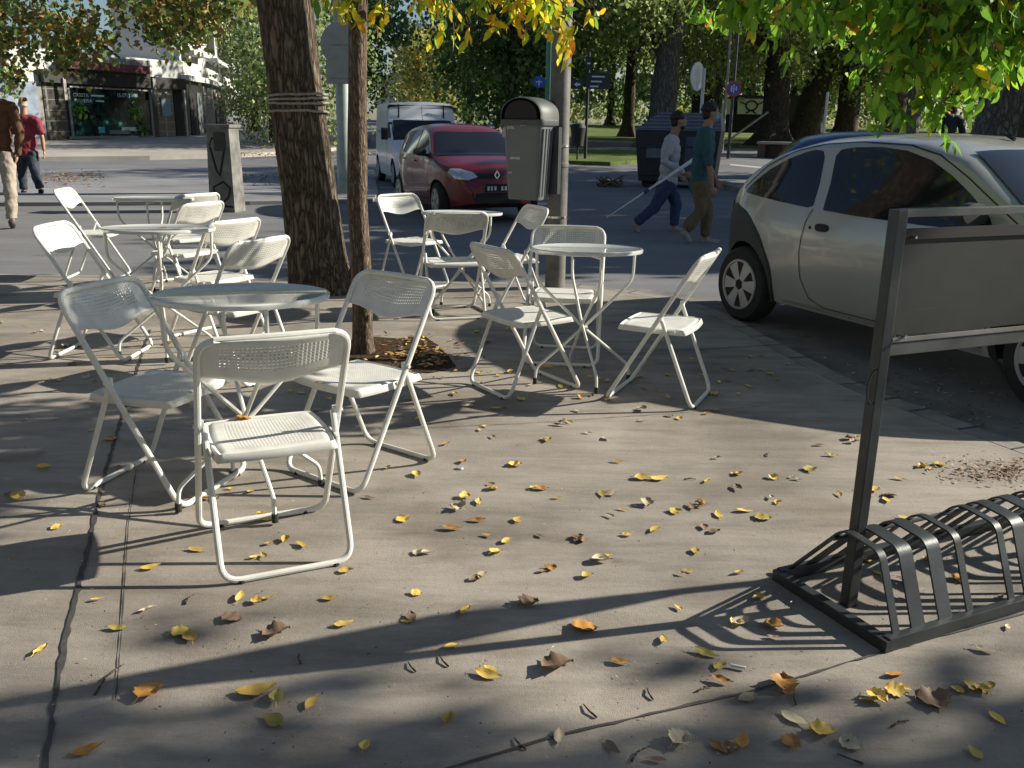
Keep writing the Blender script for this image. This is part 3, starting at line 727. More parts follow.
for (a, b) in [((-140, 60), (60, 30)), ((-100, 20), (150, -10)), ((-60, 0), (220, 10)), ((20, 20), (120, 58))]:
    p0 = atd(a[0], a[1], 14) - t4.location; p1 = atd(b[0], b[1], 13.5) - t4.location
    s.sweep([p0, p0.lerp(p1, .5) + Vector((0, 0, .25)), p1], [.07, .045, .015], n=6)
s.build('branch', M['bark3'], t4)
# ------------------------------------------------------------------ cars
class Car:
    def __init__(s, name, label, sp, paint, origin, heading):
        s.sp = sp; s.root = empty(name, origin, heading, label, sp.get('cat', 'car')); s.paint = paint
        xs = [p[0] for p in sp['top']]; zs = [p[1] for p in sp['top']]
        X = np.linspace(xs[0], xs[-1], 400); Z = np.interp(X, xs, zs)
        k = sp.get('smooth', 17); ker = np.hanning(k + 2)[1:-1]; ker /= ker.sum(); Zp = np.pad(Z, k // 2, mode='edge'); Z2 = np.convolve(Zp, ker, 'valid'); s.X, s.Z = X, Z2
        s.body()
    def zt(s, x): return float(np.interp(x, s.X, s.Z))
    def zb(s, x):
        L = s.sp['L']; return s.sp.get('zb', .2) + .10 * max(0, abs(x) / L - .8) / .2
    def cap(s, x): return float(np.interp(x, [p[0] for p in s.sp['cap']], [p[1] for p in s.sp['cap']]))
    def plan(s, x): return max(.02, 1 - (abs(x) / (s.sp['L'] * s.sp.get('pk', 1.05))) ** s.sp.get('pn', 5)) ** .45
    def hw(s, x, z): return float(np.interp(z, [p[0] for p in s.sp['w']], [p[1] for p in s.sp['w']])) * s.plan(x)
    def side(s, x, z):
        zt, r = s.zt(x), s.cap(x); zs = zt - r; n = 2.4
        if z <= zs: return s.hw(x, z)
        return s.hw(x, zs) * max(0, 1 - min(1, (z - zs) / r) ** n) ** (1 / n)
    def topz(s, x, y):
        zt, r = s.zt(x), s.cap(x); zs = zt - r; n = 2.4; q = min(1, abs(y) / s.hw(x, zs)); return zs + r * max(0, 1 - q ** n) ** (1 / n)
    def body(s):
        L = s.sp['L']; NS = 64; na, nc = 9, 9; V = []; n_ring = None; n = 2.4
        for i in range(NS + 1):
            u = i / NS; x = -L * cos(pi * u) if True else 0
            x = max(-L, min(L, x)); zt, r, zb = s.zt(x), s.cap(x), s.zb(x); zs = zt - r; half = []
            for k in range(na): z = zb + (zs - zb) * k / na; half.append((s.hw(x, z), z))
            for k in range(nc + 1):
                a = pi / 2 * k / nc; half.append((s.hw(x, zs) * cos(a) ** (2 / n), zs + r * sin(a) ** (2 / n)))
            half[-1] = (0, zt); ring = [(x, y, z) for y, z in half] + [(x, -y, z) for y, z in reversed(half[:-1])]
            n_ring = len(ring); V += ring
        Fc = []
        for i in range(NS):
            for k in range(n_ring): Fc.append((i * n_ring + k, i * n_ring + (k + 1) % n_ring, (i + 1) * n_ring + (k + 1) % n_ring, (i + 1) * n_ring + k))
        Fc += [tuple(reversed(range(n_ring))), tuple(NS * n_ring + k for k in range(n_ring))]
        m = MB(); m.v = V; m.f = Fc; o = m.build('body', s.paint, s.root, smooth=40)
        o.data.materials.append(M['black']); s.cut = s.wells(); s.boolean(o); s.bodyo = o
    def split(s, name, test, m, grow=.0):
        bm = bmesh.new(); bm.from_mesh(s.bodyo.data); keep = [f for f in bm.faces if not (test(f.calc_center_median()) and f.material_index == 0)]
        b2 = bm.copy(); b2.faces.ensure_lookup_table(); ks = {f.index for f in keep}
        bmesh.ops.delete(b2, geom=[f for f in b2.faces if f.index in ks], context='FACES')
        for v in b2.verts: v.co += v.normal * grow
        me = bpy.data.meshes.new(name); b2.to_mesh(me); b2.free(); me.materials.clear(); me.materials.append(m)
        for p in me.polygons: p.material_index = 0
        link(bpy.data.objects.new(name, me), s.root)
        bmesh.ops.delete(bm, geom=[f for f in bm.faces if f not in set(keep)], context='FACES'); bm.to_mesh(s.bodyo.data); bm.free()
    def wells(s):
        m = MB(); wr = s.sp['wr']
        for ax in s.sp['axles']:
            for sd in (-1, 1): m.lathe([(wr + .045, sd * .45), (wr + .045, sd * 1.2)] if sd > 0 else [(wr + .045, -1.2), (wr + .045, -.45)], 40, (ax, 0, wr), 'Y')
        o = m.build('cutter', M['black'], None, smooth=None); return o
    def boolean(s, o):
        # cutter is in car space: evaluate with both at the origin
        mw = o.parent; o.parent = None
        b = o.modifiers.new('b', 'BOOLEAN'); b.operation = 'DIFFERENCE'; b.object = s.cut; b.solver = 'EXACT'
        try: b.material_mode = 'TRANSFER'
        except Exception: pass
        bake(o); o.parent = mw
        me = o.data
        for p in me.polygons: p.use_smooth = True
        bm = bmesh.new(); bm.from_mesh(me)
        for e in bm.edges:
            if len(e.link_faces) == 2 and e.calc_face_angle(0) > radians(38): e.smooth = False
        bm.to_mesh(me); bm.free()
    def done(s): bpy.data.objects.remove(s.cut)
    def patch(s, name, outline, sd, m, off=.004, parent=None, cutit=False, rings=6, res=56, th=.006):
        pts = [Vector((p[0], p[1], 0)) for p in outline]; P = []; N = len(pts)
        per = [(pts[(i + 1) % N] - pts[i]).length for i in range(N)]; tot = sum(per)
        for i in range(N):
            k = max(1, round(res * per[i] / tot)); P += [pts[i].lerp(pts[(i + 1) % N], j / k) for j in range(k)]
        c = sum(P, Vector()) / len(P); mb = MB(); n = len(P)
        for q in P: mb.v.append((q.x, sd * (s.side(q.x, q.y) + off - th), q.y))
        for r in range(rings):
            f = 1 - r / rings
            for q in P:
                w_ = c.lerp(q, f); mb.v.append((w_.x, sd * (s.side(w_.x, w_.y) + off), w_.y))
        mb.v.append((c.x, sd * (s.side(c.x, c.y) + off), c.y))
        for r in range(rings):
            for k in range(n): mb.f.append((r * n + k, r * n + (k + 1) % n, (r + 1) * n + (k + 1) % n, (r + 1) * n + k))
        for k in range(n): mb.f.append((rings * n + k, rings * n + (k + 1) % n, (rings + 1) * n))
        o = mb.build(name, m, parent or s.root, smooth=30)
        if cutit: s.boolean(o)
        return o
    def ribbon(s, name, inner, outer, sd, m, off=.006, parent=None, k=6):
        mb = MB(); n = len(inner)
        for a, b in zip(inner, outer):
            for j in range(k + 1):
                x = a[0] + (b[0] - a[0]) * j / k; z = a[1] + (b[1] - a[1]) * j / k; y = s.side(x, z) + off * (0 if j == k else 1) - (0 if j < k else .001); mb.v.append((x, sd * y, z))
        for i in range(n - 1):
            for j in range(k): q = i * (k + 1) + j; mb.f.append((q, q + 1, q + k + 2, q + k + 1))
        return mb.build(name, m, parent or s.root, smooth=30)
    def seam(s, name, line, sd, w=.006, m=None, off=.0025):
        pts = []
        for a, b in zip(line, line[1:]):
            k = max(2, int(sqrt((a[0] - b[0]) ** 2 + (a[1] - b[1]) ** 2) / .03)); pts += [(a[0] + (b[0] - a[0]) * j / k, a[1] + (b[1] - a[1]) * j / k) for j in range(k)]
        pts.append(line[-1]); A, B = [], []
        for i, p in enumerate(pts):
            q = pts[min(i + 1, len(pts) - 1)]; r = pts[max(0, i - 1)]; d = Vector((q[0] - r[0], q[1] - r[1], 0)).normalized(); A.append((p[0] - d.y * w / 2, p[1] + d.x * w / 2)); B.append((p[0] + d.y * w / 2, p[1] - d.x * w / 2))
        mb = MB()
        for a, b in zip(A, B): mb.v += [(a[0], sd * (s.side(*a) + off), a[1]), (b[0], sd * (s.side(*b) + off), b[1])]
        mb.f = [(2 * i, 2 * i + 1, 2 * i + 3, 2 * i + 2) for i in range(len(A) - 1)]
        return mb.build(name, m or M['black'], s.root, smooth=None)
    def top_patch(s, name, x0, x1, f0, f1, m, off=.008, curve=.0):
        mb = MB(); nx, ny = 14, 20
        for i in range(nx + 1):
            u = i / nx; ff = f0 + (f1 - f0) * u
            for j in range(ny + 1):
                v = -1 + 2 * j / ny; x = x0 + (x1 - x0) * u + curve * (1 - v * v) * 1.0
                zs = s.zt(x) - s.cap(x); y = v * ff * s.hw(x, zs); mb.v.append((x, y, s.topz(x, y) + off))
        for i in range(nx):
            for j in range(ny): q = i * (ny + 1) + j; mb.f.append((q, q + 1, q + ny + 2, q + ny + 1))
        return mb.build(name, m, s.root, smooth=60)
    def wheels(s, spokes=6, yo=None):
        wr = s.sp['wr']; 
        for ax in s.sp['axles']:
            for sd in (-1, 1):
                y = sd * (yo or s.sp['track']); tw = .165
                w = bpy.data.objects.new('wheel', None); link(w, s.root); w.location = (ax, y, wr)
                mb = MB(); pr = [(wr * .64, -tw / 2), (wr * .9, -tw / 2), (wr * .98, -tw / 2 + .02), (wr, -tw / 2 + .045), (wr, tw / 2 - .045), (wr * .98, tw / 2 - .02), (wr * .9, tw / 2), (wr * .64, tw / 2)]
                mb.lathe(pr, 40, (0, 0, 0), 'Y'); mb.build('tyre', M['rubber'], w, smooth=40)
                mb = MB(); R_ = wr * .66; f = sd
                # wheel cover: rim ring, centre and flat spokes over a dark dish
                ring = []
                for k in range(40): a = 2 * pi * k / 40; ring.append((R_ * .96 * cos(a), f * (tw / 2 + .004), R_ * .96 * sin(a)))
                mb.sweep(ring, R_ * .06, True, 6); mb.lathe([(R_ * .27, f * (tw / 2 - .01)), (R_ * .25, f * (tw / 2 + .012)), (R_ * .01, f * (tw / 2 + .014))], 20, (0, 0, 0), 'Y')
                for k in range(spokes):
                    a = 2 * pi * k / spokes; d = Vector((cos(a), 0, sin(a))); e = Vector((-sin(a), 0, cos(a))); w0, w1 = R_ * .13, R_ * .27
                    q = [d * R_ * .2 - e * w0, d * R_ * .94 - e * w1, d * R_ * .94 + e * w1, d * R_ * .2 + e * w0]
                    mb.prism([tuple(v + Vector((0, f * (tw / 2 - .004), 0))) for v in q], (0, f * .010, 0))
                mb.build('rim', M['hub'], w, smooth=30)
                mb = MB(); mb.lathe([(R_ * .98, -f * .03), (R_ * .98, f * (tw / 2 - .012)), (.001, f * (tw / 2 - .014))], 30, (0, 0, 0), 'Y'); mb.build('dish', M['black'], w)

# silver three-door hatchback parked at the kerb
rc = at(746, 323, ROAD); fc = at(1034, 411, ROAD); hd = (fc - rc).normalized(); lf = Vector((-hd.y, hd.x, 0))
org = (rc + fc) / 2 + lf * .80
ka = dict(L=1.80, zb=.21, wr=.278, axles=(-1.24, 1.21), track=.71, smooth=21, pk=1.035, pn=5.2,
    top=[(-1.80, .60), (-1.76, .80), (-1.66, .92), (-1.42, 1.13), (-1.15, 1.27), (-.8, 1.345), (-.3, 1.375), (.1, 1.36), (.42, 1.29), (.98, .99), (1.15, .93), (1.5, .80), (1.7, .68), (1.80, .52)],
    cap=[(-1.8, .12), (-1.3, .13), (-.8, .11), (.3, .10), (.9, .08), (1.2, .12), (1.8, .14)],
    w=[(.15, .735), (.3, .79), (.5, .82), (.7, .825), (.86, .80), (.95, .765), (1.1, .70), (1.25, .635), (1.4, .56)])
c = Car('parked_car', 'silver three-door hatchback with dark plastic bumpers parked at the kerb on the right', ka, M['carpaint_silver'], (org.x, org.y, ROAD), atan2(hd.y, hd.x)); c.root.scale = (1.045,) * 3
for sd in (-1, 1):
    q = [(-1.37, .955), (-1.30, 1.01), (-1.16, 1.105), (-1.0, 1.185), (-.85, 1.235), (-.76, 1.255), (-.69, 1.25), (-.655, 1.21), (-.60, 1.05), (-.575, .905), (-.62, .89), (-.9, .905), (-1.2, .925), (-1.35, .935)]
    c.patch('side_window', q, sd, M['glass'], .004)
    q = [(-.47, .885), (-.50, 1.05), (-.555, 1.22), (-.53, 1.262), (-.42, 1.28), (-.2, 1.288), (.0, 1.272), (.2, 1.225), (.38, 1.15), (.55, 1.06), (.72, .955), (.76, .91), (.74, .875), (.3, .87), (-.2, .875)]
    dw = c.patch('side_window', q, sd, M['glass'], .004)
    # dark moulding: rear corner bumper sweeping round the wheel arch, sill and front corner
    inn, out = [], []
    for k in range(35):
        ad = -38 + 233 * k / 34; a = radians(ad); inn.append((-1.24 + .318 * cos(a), max(.2, .278 + .318 * sin(a))))
        r = float(np.interp(ad, [-38, 0, 47, 73, 90, 110, 130, 150, 180, 200], [.36, .345, .385, .45, .52, .60, .78, .64, .545, .56]))
        out.append((max(-1.775, -1.24 + r * cos(a)), min(.86, max(.2, .278 + r * sin(a)))))
    c.ribbon('rear_bumper_corner', inn, out, sd, M['plastic_dark'], .012)
    inn, out = [], []
    for k in range(25):
        a = radians(218 - 178 * k / 24); inn.append((1.21 + .318 * cos(a), .278 + .318 * sin(a))); r = .318 + .05
        ox, oz = 1.21 + r * cos(a), .278 + r * sin(a); b = max(0, (k / 24 - .5) / .5)
        ox = ox * (1 - b) + 1.76 * b; oz = oz * (1 - b) + .55 * b; out.append((ox, max(.22, oz)))
    c.ribbon('front_bumper_corner', inn, out, sd, M['plastic_dark'], .012)
    c.seam('door_seam', [(-.565, .885), (-.60, .80), (-.62, .6), (-.60, .42), (-.52, .30), (-.40, .255), (.8, .255), (.86, .5), (.84, .86)], sd)
    c.seam('window_seal', [(-1.42, .96), (-1.2, 1.13), (-.95, 1.245), (-.7, 1.295), (-.4, 1.315), (0, 1.305), (.25, 1.255), (.5, 1.14), (.9, .93)], sd, .007)
    c.seam('sill_strip', [(-.78, .235), (.8, .235)], sd, .014, M['galv'], .012)
    mb = MB(); hx, hz = -.44, .775; y = c.side(hx, hz); pr = []
    for k in range(20): a = 2 * pi * k / 20; pr.append((hx + .058 * (abs(cos(a)) ** .7) * (1 if cos(a) > 0 else -1), sd * (y + .001), hz + .026 * (abs(sin(a)) ** .8) * (1 if sin(a) > 0 else -1)))
    mb.prism(pr, (0, sd * .010, 0)); mb.build('door_handle', M['black'], c.root, bevel=.003)
    mb = MB(); mb.lathe([(.014, 0), (.012, sd * .008), (.001, sd * .009)], 14, (hx - .11, sd * c.side(hx - .11, hz - .01), hz - .012), 'Y'); mb.build('door_lock', M['black'], c.root)
    mb = MB(); y = c.side(.72, .93); mb.lathe([(.001, -.05), (.05, -.045), (.072, -.01), (.074, .04), (.001, .045)], 18, (.70, sd * (y + .12), .97), 'X', (1.25, .8)); mb.box((.70, sd * (y + .03), .93), (.05, .09, .03)); mb.build('wing_mirror', M['plastic_dark'], c.root)
c.top_patch('windscreen', .38, 1.0, .80, .96, M['glass'], .010, .05)
c.top_patch('rear_window', -1.62, -1.22, .80, .72, M['glass'], .008, -.02)
mb = MB(); mb.sweep([(.22, -.0, 1.345), (.16, -.0, 1.37)], [.012, .010], n=8); mb.sweep([(.2, -.0, 1.36), (-.16, -.0, 1.66)], .005, n=6); mb.build('antenna', M['black'], c.root)
for k, (xx, yy) in enumerate([(.93, -.50), (.90, -.42)]):
    mb = MB(); z = c.topz(xx, yy) + .013; mb.box((xx, yy, z), (.06, .05, .002), Matrix.Rotation(radians(27), 4, 'Y')); mb.build('sticker', M['white'] if k == 0 else M['palegreen'], c.root)
c.split('rear_bumper', lambda p: p.x < -1.60 and p.z < .86, M['plastic_dark'], .006)
c.split('front_bumper', lambda p: p.x > 1.56 and p.z < .56, M['plastic_dark'], .006)
c.wheels(6); c.done()

# red hatchback on the crossing street, facing us
def hatch(name, label, paint, org, head, red=False):
    sp = dict(L=1.90, zb=.2, wr=.29, axles=(-1.22, 1.24), track=.72, smooth=15, pk=1.04, pn=5,
        top=[(-1.9, .62), (-1.84, .9), (-1.72, 1.0), (-1.5, 1.25), (-1.3, 1.36), (-.9, 1.43), (-.3, 1.46), (.1, 1.43), (.35, 1.36), (1.0, 1.0), (1.15, .97), (1.55, .88), (1.78, .76), (1.9, .56)],
        cap=[(-1.9, .14), (-1.3, .12), (-.6, .10), (.3, .10), (1.0, .07), (1.2, .12), (1.9, .16)],
        w=[(.15, .75), (.3, .80), (.55, .825), (.75, .825), (.92, .80), (1.1, .72), (1.3, .63), (1.45, .56)])
    c = Car(name, label, sp, paint, org, head)
    for sd in (-1, 1):
        c.patch('side_window', [(-1.42, 1.02), (-1.3, 1.17), (-1.12, 1.27), (-.95, 1.30), (-.93, .97), (-1.2, .97)], sd, M['glass'])
        c.patch('side_window', [(-.88, .965), (-.86, 1.31), (-.5, 1.345), (-.18, 1.35), (-.17, .95), (-.5, .955)], sd, M['glass'])
        c.patch('side_window', [(-.10, .95), (-.10, 1.35), (.1, 1.33), (.33, 1.245), (.55, 1.12), (.76, .985), (.78, .945), (.3, .945)], sd, M['glass'])
        c.seam('door_seam', [(-.135, 1.36), (-.14, .6), (-.13, .3), (.85, .3), (.86, .93)], sd, .009); c.seam('door_seam', [(-.95, .96), (-.98, .75), (-.86, .55), (-.84, .3), (-.15, .3)], sd, .009)
        mb = MB(); y = c.side(-.02, .86); mb.box((-.02 - .0, sd * (y + .012), .86), (.16, .02, .025)); mb.box((-.9 + .12, sd * (y + .012), .87), (.16, .02, .025)); mb.build('door_handle', paint, c.root, bevel=.006)
        mb = MB(); y = c.side(.68, .98); mb.lathe([(.001, -.05), (.05, -.045), (.075, -.01), (.078, .04), (.001, .045)], 18, (.64, sd * (y + .12), 1.02), 'X', (1.35, .85)); mb.box((.66, sd * (y + .03), .97), (.05, .10, .04)); mb.build('wing_mirror', M['black'], c.root)
    c.top_patch('windscreen', .36, 1.02, .84, .92, M['glass'], .010, .07)
    c.top_patch('rear_window', -1.70, -1.38, .82, .74, M['glass'], .008, -.03)
    c.wheels(7)
    # front: lamps, grille slot, badge, plates
    def front_x(y, z):
        lo, hi = 1.0, 1.9
        for _ in range(30):
            m_ = (lo + hi) / 2
            if c.side(m_, z) > abs(y) and c.zt(m_) > z: lo = m_
            else: hi = m_
        return lo
    def front_patch(nm, pts, m, off, par=None):
        P = []; N = len(pts)
        for i in range(N):
            a, b = pts[i], pts[(i + 1) % N]
            for k in range(5): P.append((a[0] + (b[0] - a[0]) * k / 5, a[1] + (b[1] - a[1]) * k / 5))
        cy = sum(p[0] for p in P) / len(P); cz = sum(p[1] for p in P) / len(P); mb = MB(); n = len(P); rg = 5
        for p in P: mb.v.append((front_x(*p) + off - .02, p[0], p[1]))
        for r in range(rg):
            f = 1 - r / rg
            for p in P: y, z = cy + (p[0] - cy) * f, cz + (p[1] - cz) * f; mb.v.append((front_x(y, z) + off, y, z))
        mb.v.append((front_x(cy, cz) + off, cy, cz))
        for r in range(rg):
            for k in range(n): mb.f.append((r * n + k, r * n + (k + 1) % n, (r + 1) * n + (k + 1) % n, (r + 1) * n + k))
        for k in range(n): mb.f.append((rg * n + k, rg * n + (k + 1) % n, (rg + 1) * n))
        return mb.build(nm, m, par or c.root, smooth=40)
    for sd in (-1, 1): front_patch('headlight', [(sd * .30, .69), (sd * .36, .755), (sd * .52, .80), (sd * .66, .80), (sd * .70, .74), (sd * .62, .655), (sd * .45, .64)], M['lampglass'], .012)
    front_patch('grille', [(-.36, .735), (.36, .735), (.30, .665), (-.30, .665)], M['black'], .006)
    front_patch('lower_grille', [(-.42, .46), (.42, .46), (.36, .30), (-.36, .30)], M['black'], .006)
    mb = MB(); fx = front_x(0, .71) + .02
    q = [(0, .075), (.048, 0), (0, -.075), (-.048, 0)]; qi = [(0, .045), (.026, 0), (0, -.045), (-.026, 0)]
    v = [(fx, y, .715 + z) for y, z in q] + [(fx + .012, y, .715 + z) for y, z in q] + [(fx, y, .715 + z) for y, z in qi] + [(fx + .012, y, .715 + z) for y, z in qi]
    f = []
    for k in range(4):
        j = (k + 1) % 4; f += [(k, j, j + 4, k + 4), (k + 4, j + 4, j + 12, k + 12), (k + 8, k + 12, j + 12, j + 8), (k, k + 8, j + 8, j)]
    mb.add(v, f); mb.build('badge', M['chrome'], c.root, smooth=None)
    mb = MB(); mb.box((front_x(0, .53) + .02, 0, .53), (.012, .42, .12)); pl = mb.build('number_plate', M['black'], c.root)
    mb = MB(); 
    for k in range(7):
        if k == 3: continue
        mb.box((front_x(0, .53) + .0275, -.165 + k * .055, .525), (.003, .032, .06))
    mb.build('plate_marks', M['white'], pl)
    for sd in (-1, 1):
        c.patch('tail_light', [(-1.78, .82), (-1.74, .98), (-1.62, 1.0), (-1.6, .86)], sd, simple('tail_lamp_red', (.35, .02, .02), .2), .008)
    c.root.scale = (.95,) * 3; c.done(); return c
f_ = atd(437, 224, 13.6); f_.z = g(13.6); r_ = atd(398, 214, 15.95); r_.z = g(15.95); hh_ = (f_ - r_).normalized(); ll = Vector((-hh_.y, hh_.x, 0))
org = (f_ + r_) / 2 + ll * .76
hatch('parked_car', 'dark red hatchback facing us on the crossing street, partly hidden by the litter bin', M['carpaint_red'], (org.x, org.y, (f_.z + r_.z) / 2), atan2(hh_.y, hh_.x), True)
bl = atd(748, 165, 13.6); 
hatch('parked_car', 'blue hatchback parked behind the silver car, only its roof and rear showing', M['carpaint_blue'], (bl.x + 1.95, 13.2, g(13.6)), radians(-14))
# white van behind the red car
vsp = dict(L=2.0, zb=.22, wr=.30, axles=(-1.25, 1.3), track=.72, smooth=5, pk=1.01, pn=14, cat='van',
    top=[(-2.0, 1.72), (-1.96, 1.83), (-1.8, 1.87), (0.38, 1.87), (.43, 1.83), (.46, 1.50), (.6, 1.48), (1.05, 1.05), (1.2, 1.0), (1.75, .88), (1.95, .74), (2.0, .5)],
    cap=[(-2, .08), (.4, .07), (.5, .09), (1.0, .08), (2, .14)],
    w=[(.15, .75), (.3, .80), (.6, .81), (.95, .80), (1.5, .775), (1.8, .76), (1.9, .74)])
vo = atd(376, 150, 22.0)
vh = Vector((.27, -.963, 0)); vl = Vector((-vh.y, vh.x, 0)); vo = Vector((vo.x, vo.y, 0)) + vh * 1.25 + vl * .78
c = Car('parked_van', 'white box van with a high load space, half hidden behind the red car', vsp, M['carpaint_white'], (vo.x, vo.y, g(21)), atan2(vh.y, vh.x)); c.root.scale = (.94,) * 3
for sd in (-1, 1):
    c.patch('door_window', [(.52, 1.05), (.53, 1.40), (.62, 1.42), (.98, 1.08)], sd, M['glass'])
    mb = MB(); y = c.side(.9, 1.1); mb.box((.88, sd * (y + .12), 1.16), (.06, .15, .26)); mb.build('wing_mirror', M['black'], c.root, bevel=.02)
    c.seam('panel_seam', [(.42, 1.80), (.42, .3)], sd, .02); c.seam('panel_seam', [(-1.9, 1.2), (.38, 1.2)], sd, .012); c.seam('panel_seam', [(-.8, 1.75), (-.8, .35)], sd, .012)
for y in (-.52, .52): MB().box((.475, y, 1.66), (.02, .03, .30)).build('box_seal', M['black'], c.root)
mb = MB(); mb.sweep([(.62, .0, 1.46), (.50, 0, 1.80)], .006, n=6); mb.build('antenna', M['black'], c.root)
c.top_patch('windscreen', .58, 1.05, .86, .92, M['glass'], .01, .05); c.wheels(6); c.done()

# ------------------------------------------------------------------ people
def limb(mb, pts, rads, sq=1.0): 
    mb.sweep(pts, rads, n=14)
def blob(mb, c, r, rot=None):
    vs, fs = [], []; n, m = 14, 9; c = Vector(c)
    for i in range(1, m):
        th = pi * i / m
        for k in range(n):
            a = 2 * pi * k / n; v = Vector((r[0] * sin(th) * cos(a), r[1] * sin(th) * sin(a), r[2] * cos(th)))
            if rot is not None: v = rot @ v
            vs.append(v + c)
    top = len(vs); v = Vector((0, 0, r[2])); v2 = Vector((0, 0, -r[2]))
    if rot is not None: v = rot @ v; v2 = rot @ v2
    vs += [v + c, v2 + c]
    for i in range(m - 2):
        for k in range(n): fs.append((i * n + k, (i + 1) * n + k, (i + 1) * n + (k + 1) % n, i * n + (k + 1) % n))
    for k in range(n): fs.append((top, k, (k + 1) % n)); fs.append((top + 1, (m - 2) * n + (k + 1) % n, (m - 2) * n + k))
    mb.add(vs, fs)
def fuse(mb, name, m, parent, vox=.012, it=5, disp=0.0):
    me = bpy.data.meshes.new(name); me.from_pydata(mb.v, [], mb.f); me.materials.append(m); o = link(bpy.data.objects.new(name, me))
    r = o.modifiers.new('r', 'REMESH'); r.mode = 'VOXEL'; r.voxel_size = vox; r.use_smooth_shade = True
    sm = o.modifiers.new('s', 'SMOOTH'); sm.iterations = it; sm.factor = .5
    if disp:
        tx = bpy.data.textures.new('folds', 'CLOUDS'); tx.noise_scale = .09; d = o.modifiers.new('d', 'DISPLACE'); d.texture = tx; d.strength = disp; d.mid_level = .5
    bake(o); o.data.materials.clear(); o.data.materials.append(m); o.parent = parent
    for p in o.data.polygons: p.use_smooth = True
    return o
def lerp(a, b, u): return Vector(a).lerp(Vector(b), u)
def person(label, J, side, face, mats, loc, long_sleeve=True, bald=False, mask=None, group=None, coat=0.0, sleeve_to=1.0, beard=False):
    """J: joints in world metres. side: unit vector to the person's left, face: unit facing vector"""
    root = empty('person', loc, 0, label, 'person', group); O = Vector(loc); J = {k: Vector(v) - O for k, v in J.items()}; side = Vector(side); face = Vector(face); up = Vector((0, 0, 1))
    B = MB(); hd_ = J['head']; fr = face; Rm = Matrix((fr, side, up)).transposed()
    blob(B, hd_ + up * .01, (.095, .075, .115), Rm); blob(B, hd_ - up * .055 + fr * .025, (.066, .056, .068), Rm)
    blob(B, hd_ + fr * .095 - up * .012, (.022, .015, .028), Rm); blob(B, hd_ + fr * .085 - up * .055, (.016, .024, .012), Rm)
    for sd in (-1, 1): blob(B, hd_ + side * .076 * sd - up * .005 - fr * .005, (.018, .012, .03), Rm); blob(B, hd_ + side * .032 * sd + fr * .083 + up * .022, (.012, .018, .010), Rm)
    limb(B, [hd_ - up * .06 - fr * .01, J['neck'] - up * .03], [.056, .062])
    limb(B, [J['neck'] - up * .05, lerp(J['neck'], J['hip'], .35), J['hip']], [.05, .09, .09])
    for s_, sg in (('L', 1), ('R', -1)):
        sh, el, ha = J['sh' + s_], J['el' + s_], J['ha' + s_]
        limb(B, [J['neck'] - up * .07, sh - up * .01, lerp(sh, el, .5), el, lerp(el, ha, .45), ha], [.03, .036, .036, .036, .036, .026])
        hp, kn, an = J['hp' + s_], J['kn' + s_], J['an' + s_]
        limb(B, [hp + up * .04, lerp(hp, kn, .5), kn, lerp(kn, an, .4), an], [.06, .06, .05, .045, .034])
        # hand: palm, four unequal bent fingers and a thumb
        d = (ha - el).normalized(); q = (J.get('cu' + s_, face)); q = (q - d * q.dot(d)).normalized(); n_ = d.cross(q)
        blob(B, ha + d * .045, (.043, .040, .018), Matrix((d, q, n_)).transposed())
        for k, ln in enumerate((.066, .075, .07, .055)):
            b0 = ha + d * .078 + q * (.030 - .020 * k); mid = b0 + d * ln * .5 + n_ * sg * .010; tip = mid + d * ln * .35 + n_ * sg * .030; B.sweep([b0 - d * .02, b0, mid, tip], [.010, .0095, .009, .007], n=8)
        t0 = ha + d * .025 + q * .036; B.sweep([t0 - q * .015, t0 + d * .025 + q * .016, t0 + d * .055 + q * .018 + n_ * sg * .02], [.013, .011, .008], n=8)
    body = fuse(B, 'body', mats['skin'], root, .0095, 3)
    S = MB(); nk, hp = J['neck'], J['hip']; ch = lerp(nk, hp, .33); wa = lerp(nk, hp, .7)
    Rt = Matrix((face, side, up)).transposed()
    blob(S, nk - up * .06, (.105, .20, .10), Rt); limb(S, [nk - up * .05, nk + up * .01], [.09, .07]); blob(S, ch, (.135, .20, .20), Rt); blob(S, wa, (.13, .18, .19), Rt); blob(S, hp + up * .02 - up * coat, (.135, .178, .12 + coat), Rt)
    for sd in (-1, 1): limb(S, [nk - up * .03, J['shL' if sd > 0 else 'shR'], lerp(J['shL' if sd > 0 else 'shR'], J['elL' if sd > 0 else 'elR'], .2)], [.075, .080, .074])
    for s_ in 'LR':
        sh, el, ha = J['sh' + s_], J['el' + s_], J['ha' + s_]
        if sleeve_to >= 1: limb(S, [sh, lerp(sh, el, .5), el, lerp(el, ha, .5), lerp(el, ha, .97)], [.076, .064, .056, .052, .042])
        elif sleeve_to > .5: limb(S, [sh, lerp(sh, el, .5), el, lerp(el, ha, .12)], [.078, .066, .058, .056])
        else: limb(S, [sh, lerp(sh, el, .5), lerp(sh, el, .85)], [.08, .072, .074])
    fuse(S, 'shirt', mats['top'], root, .012, 3, .034)
    T = MB(); blob(T, hp + up * .0, (.125, .17, .11), Rt)
    for s_ in 'LR':
        a, k, n_ = J['hp' + s_], J['kn' + s_], J['an' + s_]
        limb(T, [a + up * .03, lerp(a, k, .5), k, lerp(k, n_, .5), n_ + (k - n_).normalized() * .03], [.108, .094, .078, .072, .068])
    fuse(T, 'trousers', mats['legs'], root, .012, 3, .034)
